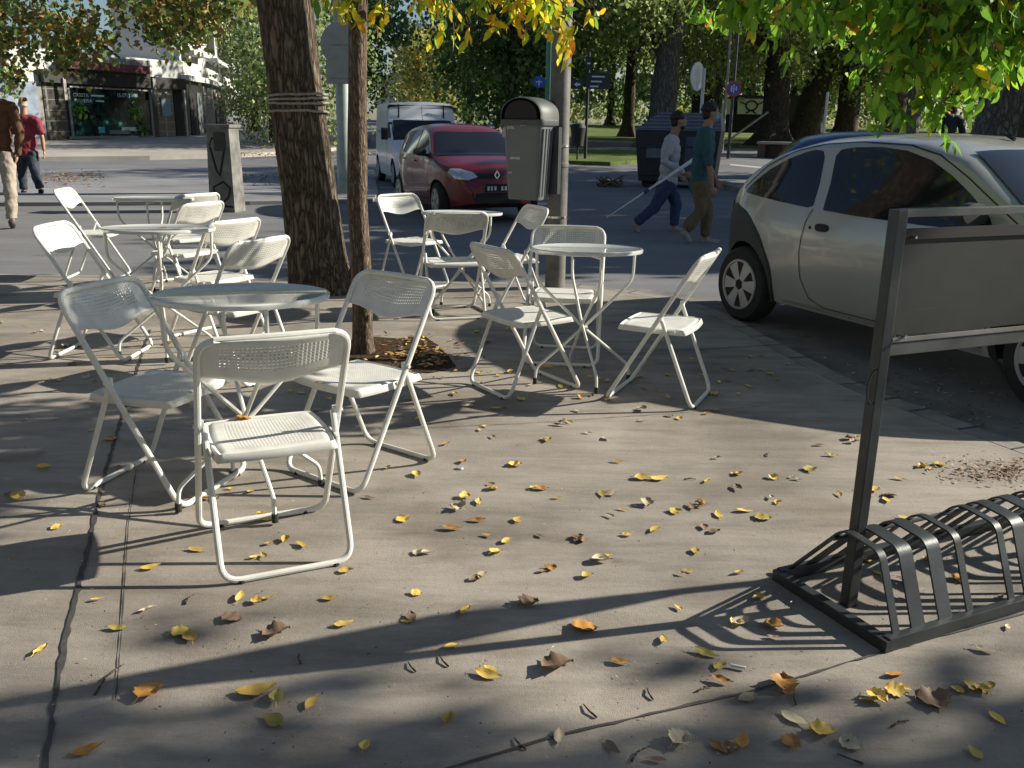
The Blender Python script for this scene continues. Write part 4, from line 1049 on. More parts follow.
    for s_ in 'LR':
        n_ = J['an' + s_]; to = J['to' + s_]; d = (to - n_); d2 = Vector((d.x, d.y, 0)).normalized(); heel = n_ - d2 * .05 - up * .045 if abs(d.z) < .09 else n_ - d.normalized() * .02 - up * .02
        K = MB(); limb(K, [n_ + up * .01, n_ - up * .03 + d * .1], [.046, .050]); limb(K, [heel, lerp(heel, to, .5), to], [.040, .046, .034]); fuse(K, 'shoe', mats['shoe'], root, .011, 3)
    if not bald:
        Hh = MB(); blob(Hh, hd_ + up * .045 - fr * .022, (.104, .088, .094), Rm); blob(Hh, hd_ - fr * .045 - up * .01, (.065, .076, .08), Rm)
        for k in range(26): d_ = (Rm @ Vector((R.gauss(-.1, 1), R.gauss(0, 1), abs(R.gauss(.5, .6))))).normalized(); blob(Hh, hd_ + up * .03 - fr * .02 + Vector((d_.x * .09, d_.y * .085, d_.z * .095)), (.024, .022, .018), Rm)
        fuse(Hh, 'hair', mats['hair'], root, .009, 1, .008)
    else:
        Hh = MB(); blob(Hh, hd_ - fr * .03 - up * .02, (.074, .081, .045), Rm); fuse(Hh, 'hair', mats['hair'], root, .010, 2)
    if beard: Hh = MB(); blob(Hh, hd_ - up * .075 + fr * .035, (.062, .056, .045), Rm); fuse(Hh, 'beard', mats['hair'], root, .010, 2)
    if mask: Hh = MB(); blob(Hh, hd_ + fr * .066 - up * .048, (.045, .058, .05), Rm); fuse(Hh, 'face_mask', mask, root, .010, 2)
    return root
M['denim'] = simple('blue_denim', (.035, .055, .14), .85, 0, .25, 14, .3)
M['denimdark'] = simple('dark_denim', (.03, .04, .06), .85, 0, .3, 14, .3)
M['khaki'] = simple('olive_khaki_cloth', (.13, .10, .055), .85, 0, .15, 14, .3)
M['beige'] = simple('beige_trouser_cloth', (.36, .31, .25), .85, 0, .12, 14, .3)
M['knit'] = simple('pale_grey_knit', (.40, .42, .45), .9, 0, .12, 20, .4)
M['teal'] = simple('teal_shirt_cloth', (.02, .085, .10), .8, 0, .15, 14, .3)
M['burgundy'] = simple('burgundy_shirt_cloth', (.22, .03, .05), .85, 0, .12, 14, .3)
M['leather'] = simple('brown_leather', (.10, .045, .02), .85, 0, .25, 12, .3)
M['shoe'] = simple('brown_shoe', (.09, .075, .065), .7); M['shoelight'] = simple('grey_beige_shoe', (.30, .27, .23), .8)
M['maskblue'] = simple('blue_face_mask', (.12, .36, .48), .8)
M['vest'] = simple('navy_vest_cloth', (.015, .02, .035), .8)
def px_person(label, foot, pj, mats, flip_side=1, facev=(1, 0, 0), sidev=(0, 1, 0), dz=0, **kw):
    """joints from image positions at depth Y; near limbs get Y-off"""
    J = {}; Y = atg(*foot).y
    for k, v in pj.items(): x, y = v[:2]; off = v[2] if len(v) > 2 else 0; p = atd(x, y, Y + off); J[k] = p
    f = Vector(facev).normalized(); s_ = Vector(sidev).normalized()
    base = (J['hip'].x, Y, g(Y)); return person(label, J, s_, f, mats, base, **kw), J
# both men stride to the right across the street; the near side of each is his right
px_person('man in a pale grey sweater and blue jeans striding right, holding a long thin pole', (660, 231), dict(
    head=(679, 121), neck=(672, 137), hip=(668, 182), shL=(673, 141, .17), shR=(671, 141, -.17), elL=(664, 160, .24), elR=(664, 161, -.24), haL=(680, 176, .15), haR=(684, 173, -.2),
    hpL=(668, 183, .09), hpR=(668, 183, -.09), knL=(676, 204, .10), knR=(655, 207, -.08), anL=(674, 227, .10), anR=(635, 224, -.08), toL=(684, 231, .10), toR=(638, 233, -.08)),
    dict(skin=M['skin2'], top=M['knit'], legs=M['denim'], shoe=M['shoelight'], hair=M['hair']), beard=True)
px_person('man in a teal shirt, olive trousers and a light blue face mask striding right', (703, 243), dict(
    head=(711, 113), neck=(706, 130), hip=(700, 182), shL=(709, 135, .17), shR=(705, 135, -.17), elL=(706, 160, .26), elR=(709, 163, -.27), haL=(716, 180, .22), haR=(712, 186, -.28),
    hpL=(701, 184, .09), hpR=(700, 184, -.09), knL=(707, 212, .10), knR=(701, 211, -.08), anL=(705, 238, .10), anR=(684, 231, -.08), toL=(719, 242, .10), toR=(690, 242, -.08)),
    dict(skin=M['skin2'], top=M['teal'], legs=M['khaki'], shoe=M['shoelight'], hair=M['hair']), sleeve_to=.8, mask=M['maskblue'], coat=.05)
# long pole in his hand
Yr_ = atg(660, 231).y; pa, pb = atd(693, 160, Yr_ - .25), atd(606, 218, Yr_ - .7)
rod = empty('fishing_rod', pa, 0, 'long thin pale pole held by the man in blue jeans, tip trailing toward the ground', 'rod')
MB().sweep([Vector((0, 0, 0)), (pb - pa) * .45, (pb - pa)], [.028, .016, .006], n=8).build('shaft', M['white'], rod)
pm = (pb - pa) * .52; MB().cyl(pm, pm + (pb - pa) * .05, .026, n=10).build('reel_collar', M['denim'], rod)
# two elderly men on the left walking away
fv = Vector((-.25, .97, 0)); sv = Vector((-.97, -.25, 0))
px_person('bald elderly man in a burgundy short-sleeved shirt and dark jeans walking away on the left', (34, 196), dict(
    head=(23, 104), neck=(24, 116), hip=(27, 153), shL=(14, 120), shR=(37, 121), elL=(10, 136), elR=(42, 137), haL=(9, 150), haR=(44, 151),
    hpL=(22, 154), hpR=(32, 154), knL=(22, 174), knR=(35, 173, -.1), anL=(24, 191), anR=(41, 190, -.15), toL=(22, 195, .2), toR=(41, 195, .02)),
    dict(skin=M['skin'], top=M['burgundy'], legs=M['denimdark'], shoe=M['black'], hair=M['greyhair']), facev=fv, sidev=sv, bald=True, sleeve_to=.3)
px_person('elderly man in a brown jacket and beige trousers at the left edge', (8, 228), dict(
    head=(-8, 84), neck=(-6, 101), hip=(-2, 153), shL=(-22, 108), shR=(11, 108), elL=(-28, 131), elR=(20, 133), haL=(-26, 153), haR=(17, 155),
    hpL=(-8, 155), hpR=(6, 155), knL=(-8, 187), knR=(10, 186, -.08), anL=(-8, 218), anR=(12, 221, -.12), toL=(-11, 224, .2), toR=(13, 227, .0)),
    dict(skin=M['skin'], top=M['leather'], legs=M['beige'], shoe=M['shoe'], hair=M['greyhair']), facev=fv, sidev=sv, bald=True)
px_person('person in a dark vest with a pale sleeve standing beyond the silver car', (948, 192), dict(
    head=(948, 103), neck=(948, 115), hip=(948, 153), shL=(960, 119), shR=(936, 119), elL=(963, 136), elR=(931, 135), haL=(960, 151), haR=(930, 150),
    hpL=(953, 155), hpR=(943, 155), knL=(953, 174), knR=(943, 174), anL=(953, 192), anR=(942, 192), toL=(953, 196, -.15), toR=(942, 196, -.15)),
    dict(skin=M['skin2'], top=M['vest'], legs=M['denimdark'], shoe=M['black'], hair=M['hair']), facev=(0, -1, 0), sidev=(1, 0, 0), sleeve_to=.3)
# ------------------------------------------------------------------ poles and the litter bin
pb_ = at(551, 288); pz = 7.0
o = empty('utility_pole', (pb_.x + .035, pb_.y + .02, 0), 0, 'tall round grey utility pole at the kerb carrying the litter bin', 'pole')
MB().lathe([(.090, -.12), (.088, 1.05), (.092, 1.055), (.092, 1.085), (.087, 1.09), (.08, 3.6), (.07, 7)], 28).build('shaft', simple('weathered_pole', (.15, .145, .135), .6, .2, .35, 7, .3), o)
for z in (.62, 1.22): MB().lathe([(.094, z), (.094, z + .018)], 24).build('strap', M['chrome'], o)
bY = pb_.y - .12
def W(px, py, Y=None): return atd(px, py, Y or bY)
c0 = W(530, 190); bw = (W(556, 125) - W(506, 125)).length
bn = empty('litter_bin', (W(530, 120).x, bY, 0), radians(-28), 'grey plastic litter bin with a domed lid strapped to the pole', 'litter bin')
zt_ = W(530, 121).z; zbm = W(530, 199).z; s = MB()
def rrect(w, d, z, r=.05, n=5):
    out = []
    for (sx, sy, a0) in ((1, 1, 0), (-1, 1, 90), (-1, -1, 180), (1, -1, 270)):
        for k in range(n + 1): a = radians(a0 + 90 * k / n); out.append((sx * (w / 2 - r) + r * cos(a), sy * (d / 2 - r) + r * sin(a), z))
    return out
def loft(rings, cap=True):
    m = MB(); n = len(rings[0])
    for r in rings: m.v += r
    for i in range(len(rings) - 1):
        for k in range(n): m.f.append((i * n + k, i * n + (k + 1) % n, (i + 1) * n + (k + 1) % n, (i + 1) * n + k))
    if cap: m.f += [tuple(reversed(range(n))), tuple((len(rings) - 1) * n + k for k in range(n))]
    return m
bw = .375; bd = .32
loft([rrect(bw * .78, bd * .76, zbm, .05), rrect(bw * .80, bd * .78, zbm + .01, .05), rrect(bw * .98, bd * .96, zt_ - .04, .05), rrect(bw, bd, zt_, .05)]).build('bin_body', M['greyplastic'], bn)
loft([rrect(bw + .03, bd + .03, zt_ - .035, .055), rrect(bw + .035, bd + .035, zt_ - .03, .055), rrect(bw + .035, bd + .035, zt_ + .005, .055), rrect(bw + .025, bd + .025, zt_ + .012, .055)]).build('bin_rim', M['binlid'], bn)
# domed lid: a half barrel along y, open at the -x side as a dark arch
s = MB(); n = 16; hh = W(530, 97).z - zt_ - .012
rows = [(-bd / 2 - .008, .93), (-bd / 2 + .01, 1), (bd / 2 - .01, 1), (bd / 2 + .008, .93)]
for y, k in rows:
    for i in range(n + 1): a = pi * i / n; s.v.append((cos(a) * (bw / 2 + .01) * k, y, zt_ + .012 + (abs(sin(a)) ** .75) * hh * k))
for j in range(3):
    for i in range(n): q = j * (n + 1) + i; s.f.append((q, q + 1, q + n + 2, q + n + 1))
s.f.append(tuple(3 * (n + 1) + i for i in range(n + 1)))
ld = s.build('bin_lid', M['binlid'], bn, smooth=50)
s = MB(); v0 = []
for i in range(n + 1): a = pi * i / n; v0.append((cos(a) * bw * .40, -bd / 2 - .012, zt_ + .018 + abs(sin(a)) ** .75 * hh * .80))
s.prism(v0, (0, .02, 0)); s.build('bin_opening', M['black'], bn)
s = MB(); v0 = []; 
for x in np.linspace(-.055, .13, 5): s.box((x, bd * .46 - 0, (zt_ + zbm) / 2), (.012, .012, .50))
M['sticker'] = simple('torn_paper', (.42, .41, .38), .9, 0, .2, 30)
s = MB(); rr = random.Random(4)
for (x, z, w_, h_) in [(-.10, zt_ - .055, .07, .028), (.02, zt_ - .035, .06, .02), (-.16, zt_ - .09, .03, .09), (-.06, zt_ - .30, .10, .026), (-.11, zt_ - .42, .03, .02)]:
    k = (z - zbm) / (zt_ - zbm); yy = -bd / 2 * (.76 + .22 * k) - .0035
    pts = [(x - w_ / 2, yy, z - h_ / 2), (x, yy, z - h_ * .3), (x + w_ / 2, yy, z - h_ * .45), (x + w_ * .4, yy, z + h_ / 2), (x, yy, z + h_ * .35), (x - w_ * .45, yy, z + h_ / 2)]
    s.prism(pts, (0, .002, 0))
s.build('torn_sticker', M['sticker'], bn)
s = MB()
s.box((bw * .5, .10, (zt_ + zbm) / 2), (.10, .06, .55)); s.build('bracket', M['darksteel'], bn)
# ribs on the side facing right
s = MB()
for y in (-.10, -.05, 0, .05, .10):
    a = Vector((bw / 2 * .80 + .003, y, zbm + .03)); b = Vector((bw / 2 * .985 + .003, y * 1.1, zt_ - .06)); s.sweep([a, b], .006, n=5)
s.build('bin_rib', M['greyplastic'], bn)

# graffitied pedestal on the island
p = atg(228, 211); bx = empty('concrete_pedestal', p, radians(-12), 'squat grey utility pedestal scrawled with dark graffiti behind the cafe tables', 'pedestal')
H2 = (atd(222, 126, p.y).z - p.z); wd = 28 / 912 * p.y * .98
M['ped'] = simple('stained_pedestal', (.17, .17, .155), .85, 0, .45, 5, .4)
s = MB(); s.box((0, 0, H2 / 2 - .1), (wd, wd * .8, H2 + .18), None, (.86, .86)); s.build('pillar', M['ped'], bx, None, .01)
s = MB(); s.box((0, 0, H2 + .0), (wd * .98, wd * .82, .05)); s.build('pillar_cap', M['ped'], bx, None, .01)
s = MB(); yv = -wd * .4 * .9 - .016
s.box((.03, yv + .013, H2 * .82), (wd * .42, .02, .28)); s.build('dark_panel', M['darksteel'], bx, None)
s = MB()
def stroke(pts, r=.016):
    s.sweep([(x, -(wd * .4) * (1 - .14 * (z + .1) / (H2 + .1)) - .002, z) for x, z in pts], r, n=5)
stroke([(-.14, .98), (-.05, .62), (0, .55), (.10, .96)]); stroke([(-.1, .15), (-.12, .38), (.05, .46), (.16, .36), (.12, .22), (-.02, .12)]); stroke([(-.2, .10), (.2, .08)]); stroke([(-.15, 1.0), (-.1, 1.12), (.1, 1.02)], .012)
s.build('graffiti', M['black'], bx)

# pale green lamp column with the backs of two traffic signs
p = atg(346, 196); lp = empty('street_lamp', p, 0, 'tall pale green lamp column carrying the backs of a round and a square sign', 'street lamp')
s = MB(); s.lathe([(.16, -.1), (.155, .1), (.15, .9), (.13, .95), (.125, 4), (.10, 8)], 18); s.build('column', M['palegreen'], lp)
s = MB(); s.sweep(rounded([(0, 0, 7.9), (0, 0, 8.6), (1.6, -.5, 8.9)], [0, .4, 0], False), .05, n=8); s.build('arm', M['palegreen'], lp)
s = MB(); s.box((1.75, -.55, 8.88), (.7, .3, .14), Matrix.Rotation(radians(-17), 4, 'Z')); s.build('lamp_head', M['galv'], lp, bevel=.03)
dz = lambda py, Y: atd(346, py, Y).z - p.z; dx = lambda px, Y: atd(px, 60, Y).x - p.x
Yp = p.y
M['signback'] = simple('sign_back', (.34, .37, .39), .5, .3, .1)
s = MB(); s.lathe([(.38, .19), (.385, .175)], 36, (dx(344, Yp), 0, dz(45, Yp)), 'Y'); s.build('round_sign', M['signback'], lp, None)
s = MB(); s.box((dx(343, Yp), -.185, dz(73, Yp)), (.56, .012, .40)); s.build('square_sign', M['signback'], lp, None, .01)
s = MB()
for py in (46, 79): s.box((dx(346, Yp), -.17, dz(py, Yp)), (.5, .05, .03))
s.build('sign_clamp', M['galv'], lp, None)

def post_sign(px, pybase, Y, pytop, r=.035, m='darksteel', label='', cat='sign', name='street_sign'):
    b = atd(px, pybase, Y); e = empty(name, (b.x, Y, g(Y)), 0, label, cat); h = atd(px, pytop, Y).z - g(Y)
    MB().cyl((0, 0, -.1), (0, 0, h), r, n=12).build('post', M[m], e); return e, (lambda x, y: (atd(x, y, Y).x - b.x, atd(x, y, Y).z - g(Y)))
Y = 26.0; e, q = post_sign(697, 175, Y, 68, .045, 'white', 'round white blank sign on a pale post above the waste container', 'sign', 'round_sign'); x, z = q(697.5, 76.5)
o = MB().lathe([(.37, -.03), (.375, -.015), (.37, 0)], 40, (0, 0, 0), 'Y').build('sign_plate', M['white'], e, None); o.location = (x, -.05, z); o.rotation_euler = (0, 0, radians(52)); 
Y = 35.0; e, q = post_sign(728, 158, Y, 18, .06, 'darksteel', 'round blue sign with a red ring on a post beyond the man in teal', 'sign', 'round_sign'); x, z = q(733, 89); x -= .0
M['signred'] = simple('sign_red', (.45, .05, .05), .5); M['signblue'] = simple('sign_blue', (.03, .09, .45), .5)
d = MB().lathe([(.27, 0), (.275, .03)], 36, (x, -.08, z), 'Y').build('sign_plate', M['signred'], e, None)
MB().lathe([(.215, .03), (.215, .04)], 36, (x, -.08, z), 'Y').build('sign_face', M['signblue'], d, None)
s = MB(); s.box((x, -.128, z), (.03, .01, .30)); s.box((x - .08, -.128, z - .02), (.05, .01, .16)); s.box((x + .09, -.128, z + .01), (.04, .01, .15)); s.box((x - .07, -.128, z + .09), (.04, .01, .04)); s.box((x, -.128, z), (.26, .01, .025)); s.build('sign_symbol', M['white'], d, None)
Y = 33.0; e, q = post_sign(547, 150, Y, -10, .11, 'palegreen', 'green lamp column with a small blue disc sign behind the litter bin', 'street lamp', 'street_lamp'); 
e.children[0].data.materials[0] = simple('green_column_paint', (.05, .20, .14), .5); x, z = q(539, 82)
d = MB().lathe([(.20, 0), (.2, -.02)], 30, (x, -.13, z), 'Y').build('sign_plate', M['signblue'], e, None); d.scale = (1, 1, 1)
s = MB(); s.box((x, -.153, z - .04), (.03, .006, .2)); s.box((x, -.153, z), (.2, .006, .03)); s.build('sign_symbol', M['white'], d, None)
Y = 31.0; e, q = post_sign(585, 163, Y, 52, .05, 'black', 'dark street-name post with an arrow plate and a name plate', 'sign', 'street_sign')
M['plate'] = simple('dark_name_plate', (.02, .03, .045), .5)
for (a, b, c_, d_) in [(571, 80, 583, 89), (587, 73, 609, 89), (585, 57, 592, 70)]:
    x0, z0 = q(a, d_); x1, z1 = q(c_, b); pl = MB().box(((x0 + x1) / 2, -.07, (z0 + z1) / 2), (abs(x1 - x0), .03, abs(z1 - z0))).build('name_plate', M['plate'], e, None)
    s = MB()
    if a == 571: x, z = q(577, 84.5); s.prism([(x - .10, -.092, z), (x, -.092, z + .08), (x, -.092, z + .03), (x + .10, -.092, z + .03), (x + .10, -.092, z - .03), (x, -.092, z - .03), (x, -.092, z - .08)], (0, .004, 0))
    elif a == 587:
        for k in range(3): s.box(((x0 + x1) / 2 - .06 * k, -.088, z1 - .12 - .15 * k), ((x1 - x0) * (.6 - .1 * k), .004, .045))
    else: s.box(((x0 + x1) / 2, -.088, (z0 + z1) / 2), (.1, .004, .05))
    s.build('plate_marks', M['white'], pl, None)
Y = 30.4; b = atd(581, 155, Y); e = empty('litter_bin', (b.x, Y, g(Y)), 0, 'small black litter bin hanging at the dark street-name post', 'litter bin')
zb_ = atd(581, 146, Y).z - g(Y); zt2 = atd(581, 124, Y).z - g(Y); s = MB(); s.lathe([(.18, zb_), (.24, zt2 - .15), (.25, zt2 - .12), (.2, zt2), (.05, zt2 + .03)], 16, (-.12, 0, 0)); s.build('bin_body', M['black'], e)
MB().cyl((-.12, 0, -.1), (-.12, 0, zb_ + .02), .03, n=8).build('post', M['black'], e)
for (px, pt, Y, lab) in [(722, 15, 40, 'slim grey mast rising between the white round sign and the blue sign')]:
    b = atd(px, 150, Y); o = MB().cyl((0, 0, 0), (.0, 0, atd(px, pt, Y).z - g(Y) + 1), .06, .05, 10).build('mast', M['galv']); o.location = (b.x, Y, g(Y)); tag(o, lab, 'mast')
b = atd(823, 138, 45); o = MB().cyl((0, 0, 0), (.0, 0, atd(823, 92, 45).z - g(45)), .08, .07, 10).build('park_post', M['white']); o.location = (b.x, 45, g(45)); tag(o, 'thin white post among the park trunks behind the blue car', 'post')

# big waste container
cl = atg(634, 187); cr = atg(716, 190)
cr = Vector((cr.x, cl.y - .5, cl.z)); L_ = (cr - cl).length
ct = empty('waste_container', (cl.x, cl.y, cl.z), atan2(cr.y - cl.y, cr.x - cl.x), 'big dark waste container with a ribbed blue-grey lid behind the two walking men', 'waste container')
hb = atd(640, 130, cl.y).z - cl.z; ht = atd(640, 112, cl.y).z - cl.z; D_ = 1.35
M['cont'] = simple('dark_container_plastic', (.022, .026, .032), .6, 0, .3, 3, .1); M['contlid'] = simple('blue_grey_lid', (.15, .175, .21), .55, 0, .15, 3)
s = MB()
def hull(poly_front, dy, name, m):
    s = MB(); s.prism([(x, 0, z) for x, z in poly_front], (0, dy, 0)); return s.build(name, m, ct, None, .03)
hull([(.08, .14), (L_ - .08, .14), (L_ + .02, hb), (-.04, hb)], D_, 'container_body', M['cont'])
s = MB(); v = [(-.06, -.03, hb), (L_ + .03, -.03, hb), (L_ + .03, D_ + .03, hb), (-.06, D_ + .03, hb), (.45, .35, ht), (L_ - .05, .35, ht), (L_ - .05, D_ - .1, ht), (.45, D_ - .1, ht)]
s.add(v, [(3, 2, 1, 0), (4, 5, 6, 7), (0, 1, 5, 4), (1, 2, 6, 5), (2, 3, 7, 6), (3, 0, 4, 7)]); s.build('lid', M['contlid'], ct, None, .02)
s = MB()
for k in range(5):
    u = (k + .5) / 5; s.sweep([(-.06 + .51 * u, -.03 + .38 * u - .01, hb + (ht - hb) * u + .01), (L_ + .03 - .08 * u, -.03 + .38 * u - .01, hb + (ht - hb) * u + .01)], .018, n=5)
s.build('lid_rib', M['contlid'], ct)
s = MB(); s.box((L_ / 2, -.02, hb * .72), (L_ * .9, .05, .05)); s.box((L_ / 2, -.02, .3), (L_ * .9, .05, .05)); s.box((-.03, D_ / 2, hb - .08), (.08, .3, .14)); s.build('lift_bar', M['cont'], ct, None, .01)
s = MB(); s.box((.42, -.012, hb * .62), (.36, .012, .24)); s.build('notice', simple('grey_notice', (.14, .16, .17), .7), ct, None)
s = MB(); s.box((L_ - .45, -.02, hb * .55), (.55, .03, hb * .7)); s.build('end_panel', simple('blue_panel', (.05, .08, .14), .5), ct, None)
for x in (.25, L_ - .25):
    for y in (.15, D_ - .15): MB().lathe([(.10, -.03), (.10, .03)], 14, (x, y, .10), 'Y').build('caster', M['rubber'], ct)
# dry palm-like litter beside it
s = MB(); rr = random.Random(3)
for k in range(40): a = rr.uniform(0, 6.28); s.sweep([(rr.uniform(-.3, .3), rr.uniform(-.2, .2), 0.0), (rr.uniform(-.35, .35), rr.uniform(-.2, .2), rr.uniform(.03, .25))], [.02, .006], n=4)
o = s.build('brush_heap', simple('dry_brush', (.17, .11, .06), .9)); o.location = cl + Vector((-.55, -.1, .02)); tag(o, 'low heap of dry brown brush left of the waste container', 'heap', kind='stuff')

# bench, banner and fence in the park
Y = 36.0; a = atd(757, 160, Y); b = atd(812, 164, Y - 1.0); bh = .55; e = empty('stone_bench', (a.x, Y, g(Y)), atan2(b.y - a.y, b.x - a.x), 'low brick bench with a pale slab at the edge of the lawn', 'bench'); Lb = (Vector((b.x, b.y, 0)) - Vector((a.x, a.y, 0))).length
M['brick'] = simple('brown_brick', (.14, .085, .06), .9, 0, .25, 8, .3)
MB().box((Lb / 2, .3, bh), (Lb + .1, .7, .09)).build('seat_slab', M['farpave'], e, None, .01)
for k in range(3): MB().box((.12 + (Lb - .24) * k / 2, .3, bh / 2 - .04), (.28, .55, bh)).build('leg', M['brick'], e, None)
MB().box((Lb / 2, .42, bh / 2 - .05), (Lb - .3, .08, bh - .05)).build('back_panel', M['brick'], e, None)
Y = 60.0
def wallpts(x0, y0, x1, y1, Y): a = atd(x0, y1, Y); b = atd(x1, y0, Y); return (a + b) / 2, abs(b.x - a.x), abs(b.z - a.z)
c_, w_, h_ = wallpts(690, 96, 800, 132, Y); o = MB().box((0, 0, 0), (w_, .2, h_)).build('dark_fence', simple('dark_fence_cloth', (.02, .022, .022), .9), None, None); o.location = c_; tag(o, 'long dark fence screening the park behind the lawn', 'fence')
for (x0, x1, lab) in [(737, 766, 'pale banner with a dark round emblem on the park fence'), (716, 733, 'plain pale banner on the park fence beside the blue sign'), (783, 790, 'narrow pale banner panel on the park fence between the trunks')]:
    c_, w_, h_ = wallpts(x0, 99, x1, 114, Y - .3); e = MB().box((0, 0, 0), (w_, .05, h_)).build('banner', M['white'], None, None); e.location = c_; tag(e, lab, 'banner')
    if x0 == 737:
        s = MB(); s.sweep([(.35 * cos(t), -.04, .28 * sin(t) + .05) for t in np.linspace(0, 2 * pi, 24)][:-1], .05, True, 5); s.sweep([(-.75, -.04, .3), (-.35, -.04, .1)], .04, n=5); s.sweep([(.35, -.04, .1), (.75, -.04, .3)], .04, n=5); s.sweep([(-.3, -.04, -.4), (0, -.04, -.22), (.3, -.04, -.42)], .05, n=5); s.build('emblem', M['black'], e)
# thin playground rail leaning in front
a = atd(722, 145, 42); b = atd(768, 112, 42); o = MB().sweep([Vector((0, 0, 0)), Vector(b) - Vector(a)], .045, n=8).build('slanted_rail', M['galv']); o.location = a; tag(o, 'slanted grey rail on the lawn beside the blue sign post', 'rail')

# ------------------------------------------------------------------ the corner shop
YA, YB = 38.0, 46.0
A0 = atd(8, 150, YA - 1.2); A1 = atd(186, 140, YB)
A0.z = 0; A1.z = 0; wd_ = (A1 - A0).normalized(); wn = Vector((wd_.y, -wd_.x, 0))      # wn faces the street
shop = empty('corner_shop', A0, 0, 'corner shop with a black tiled front, lit white upper storey and wide display window', 'building')
def onwall(px, py, off=0.0, P=None, D=None, N=None):
    P = P or A0; D = D or wd_; N = N or wn
    d = ray(px, py); o = Vector((0, 0, CH)) - (P + N * off); t = -o.dot(N) / d.dot(N); h = o + d * t; return h.dot(D), h.z
RW = Matrix.Rotation(atan2(wd_.y, wd_.x), 4, 'Z')
def wbox(name, x0, y0, x1, y1, out0, out1, m, par=None, D=None, P=None, RM=None, N=None, bev=0, direct=None):
    D = D or wd_; P = P or A0; RM = RM or RW; N = N or wn
    ym, xm = (y0 + y1) / 2, (x0 + x1) / 2
    s0 = onwall(x0, ym, out1, P, D, N)[0]; s1 = onwall(x1, ym, out1, P, D, N)[0]; z1 = onwall(xm, y0, out1, P, D, N)[1]; z0 = onwall(xm, y1, out1, P, D, N)[1]
    c = P + D * (s0 + s1) / 2 + N * (out0 + out1) / 2 + Vector((0, 0, (z0 + z1) / 2)) - shop.location
    return MB().box(c, (abs(s1 - s0), abs(out1 - out0), abs(z1 - z0)), RM).build(name, m, par or shop, None, bev)
def tile():
    m, t, b = newmat('black_tiles', .25, 0, .6); tc = t.nodes.new('ShaderNodeTexCoord')
    mp = t.nodes.new('ShaderNodeMapping'); mp.inputs['Rotation'].default_value = (pi / 2, 0, 0); t.links.new(tc.outputs['Object'], mp.inputs[0])
    bt = t.nodes.new('ShaderNodeTexBrick'); bt.offset = 0; bt.inputs['Color1'].default_value = (.055, .05, .045, 1); bt.inputs['Color2'].default_value = (.075, .068, .06, 1); bt.inputs['Mortar'].default_value = (.2, .19, .17, 1)
    bt.inputs['Scale'].default_value = 1; bt.inputs['Mortar Size'].default_value = .018; bt.inputs['Brick Width'].default_value = .42; bt.inputs['Row Height'].default_value = .42
    t.links.new(mp.outputs[0], bt.inputs['Vector']); t.links.new(bt.outputs[0], b.inputs['Base Color']); return m
M['tile'] = tile(); M['plaster'] = simple('pale_plaster', (.52, .52, .50), .9, 0, .12, 1.5, .2); M['plasterdim'] = simple('grey_plaster', (.24, .23, .21), .9, 0, .2, 1.5, .2)
M['fascia'] = simple('black_fascia', (.025, .024, .022), .4, 0, .2); M['awning'] = simple('burgundy_awning', (.16, .045, .05), .8)
wbox('wall', 8, 54, 186, 150, -6, 0, M['plaster'])
wbox('lower_wall', 8, 83, 47, 150, .0, .02, M['plasterdim'])
wbox('tiled_front', 46, 84, 186, 150, .002, .06, M['tile'])
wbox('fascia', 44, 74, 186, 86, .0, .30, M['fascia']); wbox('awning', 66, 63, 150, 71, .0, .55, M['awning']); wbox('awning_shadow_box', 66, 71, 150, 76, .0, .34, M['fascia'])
wbox('cornice', 66, 57, 150, 63, .0, .40, M['plasterdim']); wbox('window_recess', 68, 86, 158, 142, .06, .065, M['fascia']); wbox('sill', 73, 141, 162, 144, .06, .30, M['farpave'])
fr_ = wbox('shop_window', 71, 89, 152, 137.5, .06, .10, M['black'])
for (a, b, c_, d_) in [(70, 88, 72, 138), (151, 88, 153, 138), (70, 88, 153, 89.6), (70, 136, 153, 138.4)]: wbox('window_frame', a, b, c_, d_, .1, .16, M['galv'], fr_)
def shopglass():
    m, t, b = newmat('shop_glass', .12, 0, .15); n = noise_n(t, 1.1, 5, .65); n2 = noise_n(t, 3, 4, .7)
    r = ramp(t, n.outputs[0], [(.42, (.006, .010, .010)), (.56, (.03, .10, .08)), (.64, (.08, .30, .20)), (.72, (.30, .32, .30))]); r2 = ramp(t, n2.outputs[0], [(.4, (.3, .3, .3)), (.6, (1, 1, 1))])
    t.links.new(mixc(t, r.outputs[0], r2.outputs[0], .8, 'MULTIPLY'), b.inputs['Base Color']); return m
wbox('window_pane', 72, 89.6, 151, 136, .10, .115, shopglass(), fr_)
# goods behind the glass
for (a, b, c_, d_, m) in [(76, 101, 82, 118, 'lf_green'), (130, 104, 137, 118, 'lf_green'), (136, 122, 146, 134, 'lf_mid')]:
    s0, z0 = onwall((a + c_) / 2, (b + d_) / 2, .12); p = A0 + wd_ * s0 + wn * .14 + Vector((0, 0, z0)) - A0
    link(bpy.data.objects.new('potted_plant', leaf_mesh('potted_plant', [(tuple(p), .25)], .28, [M[m]], 3, per=60)), fr_)
wbox('display_shelf', 122, 127, 142, 131, .115, .14, M['white'], fr_); wbox('display_box', 99, 127, 105, 133, .115, .15, simple('cyan_box', (.12, .42, .5), .5), fr_); wbox('display_box', 110, 130, 130, 134, .115, .14, M['plasterdim'], fr_)
def wtext(body, px, py, hpx, nm='lettering'):
    s0, z0 = onwall(px, py, .125); size = hpx / 912 * 40 * 1.35
    t = text(body, size, M['white'], fr_, nm); t.matrix_local = Matrix.Translation(A0 + wd_ * s0 + wn * .125 + Vector((0, 0, z0)) - A0) @ RW @ Matrix.Rotation(pi / 2, 4, 'X'); return t
M['lettering'] = M['white']
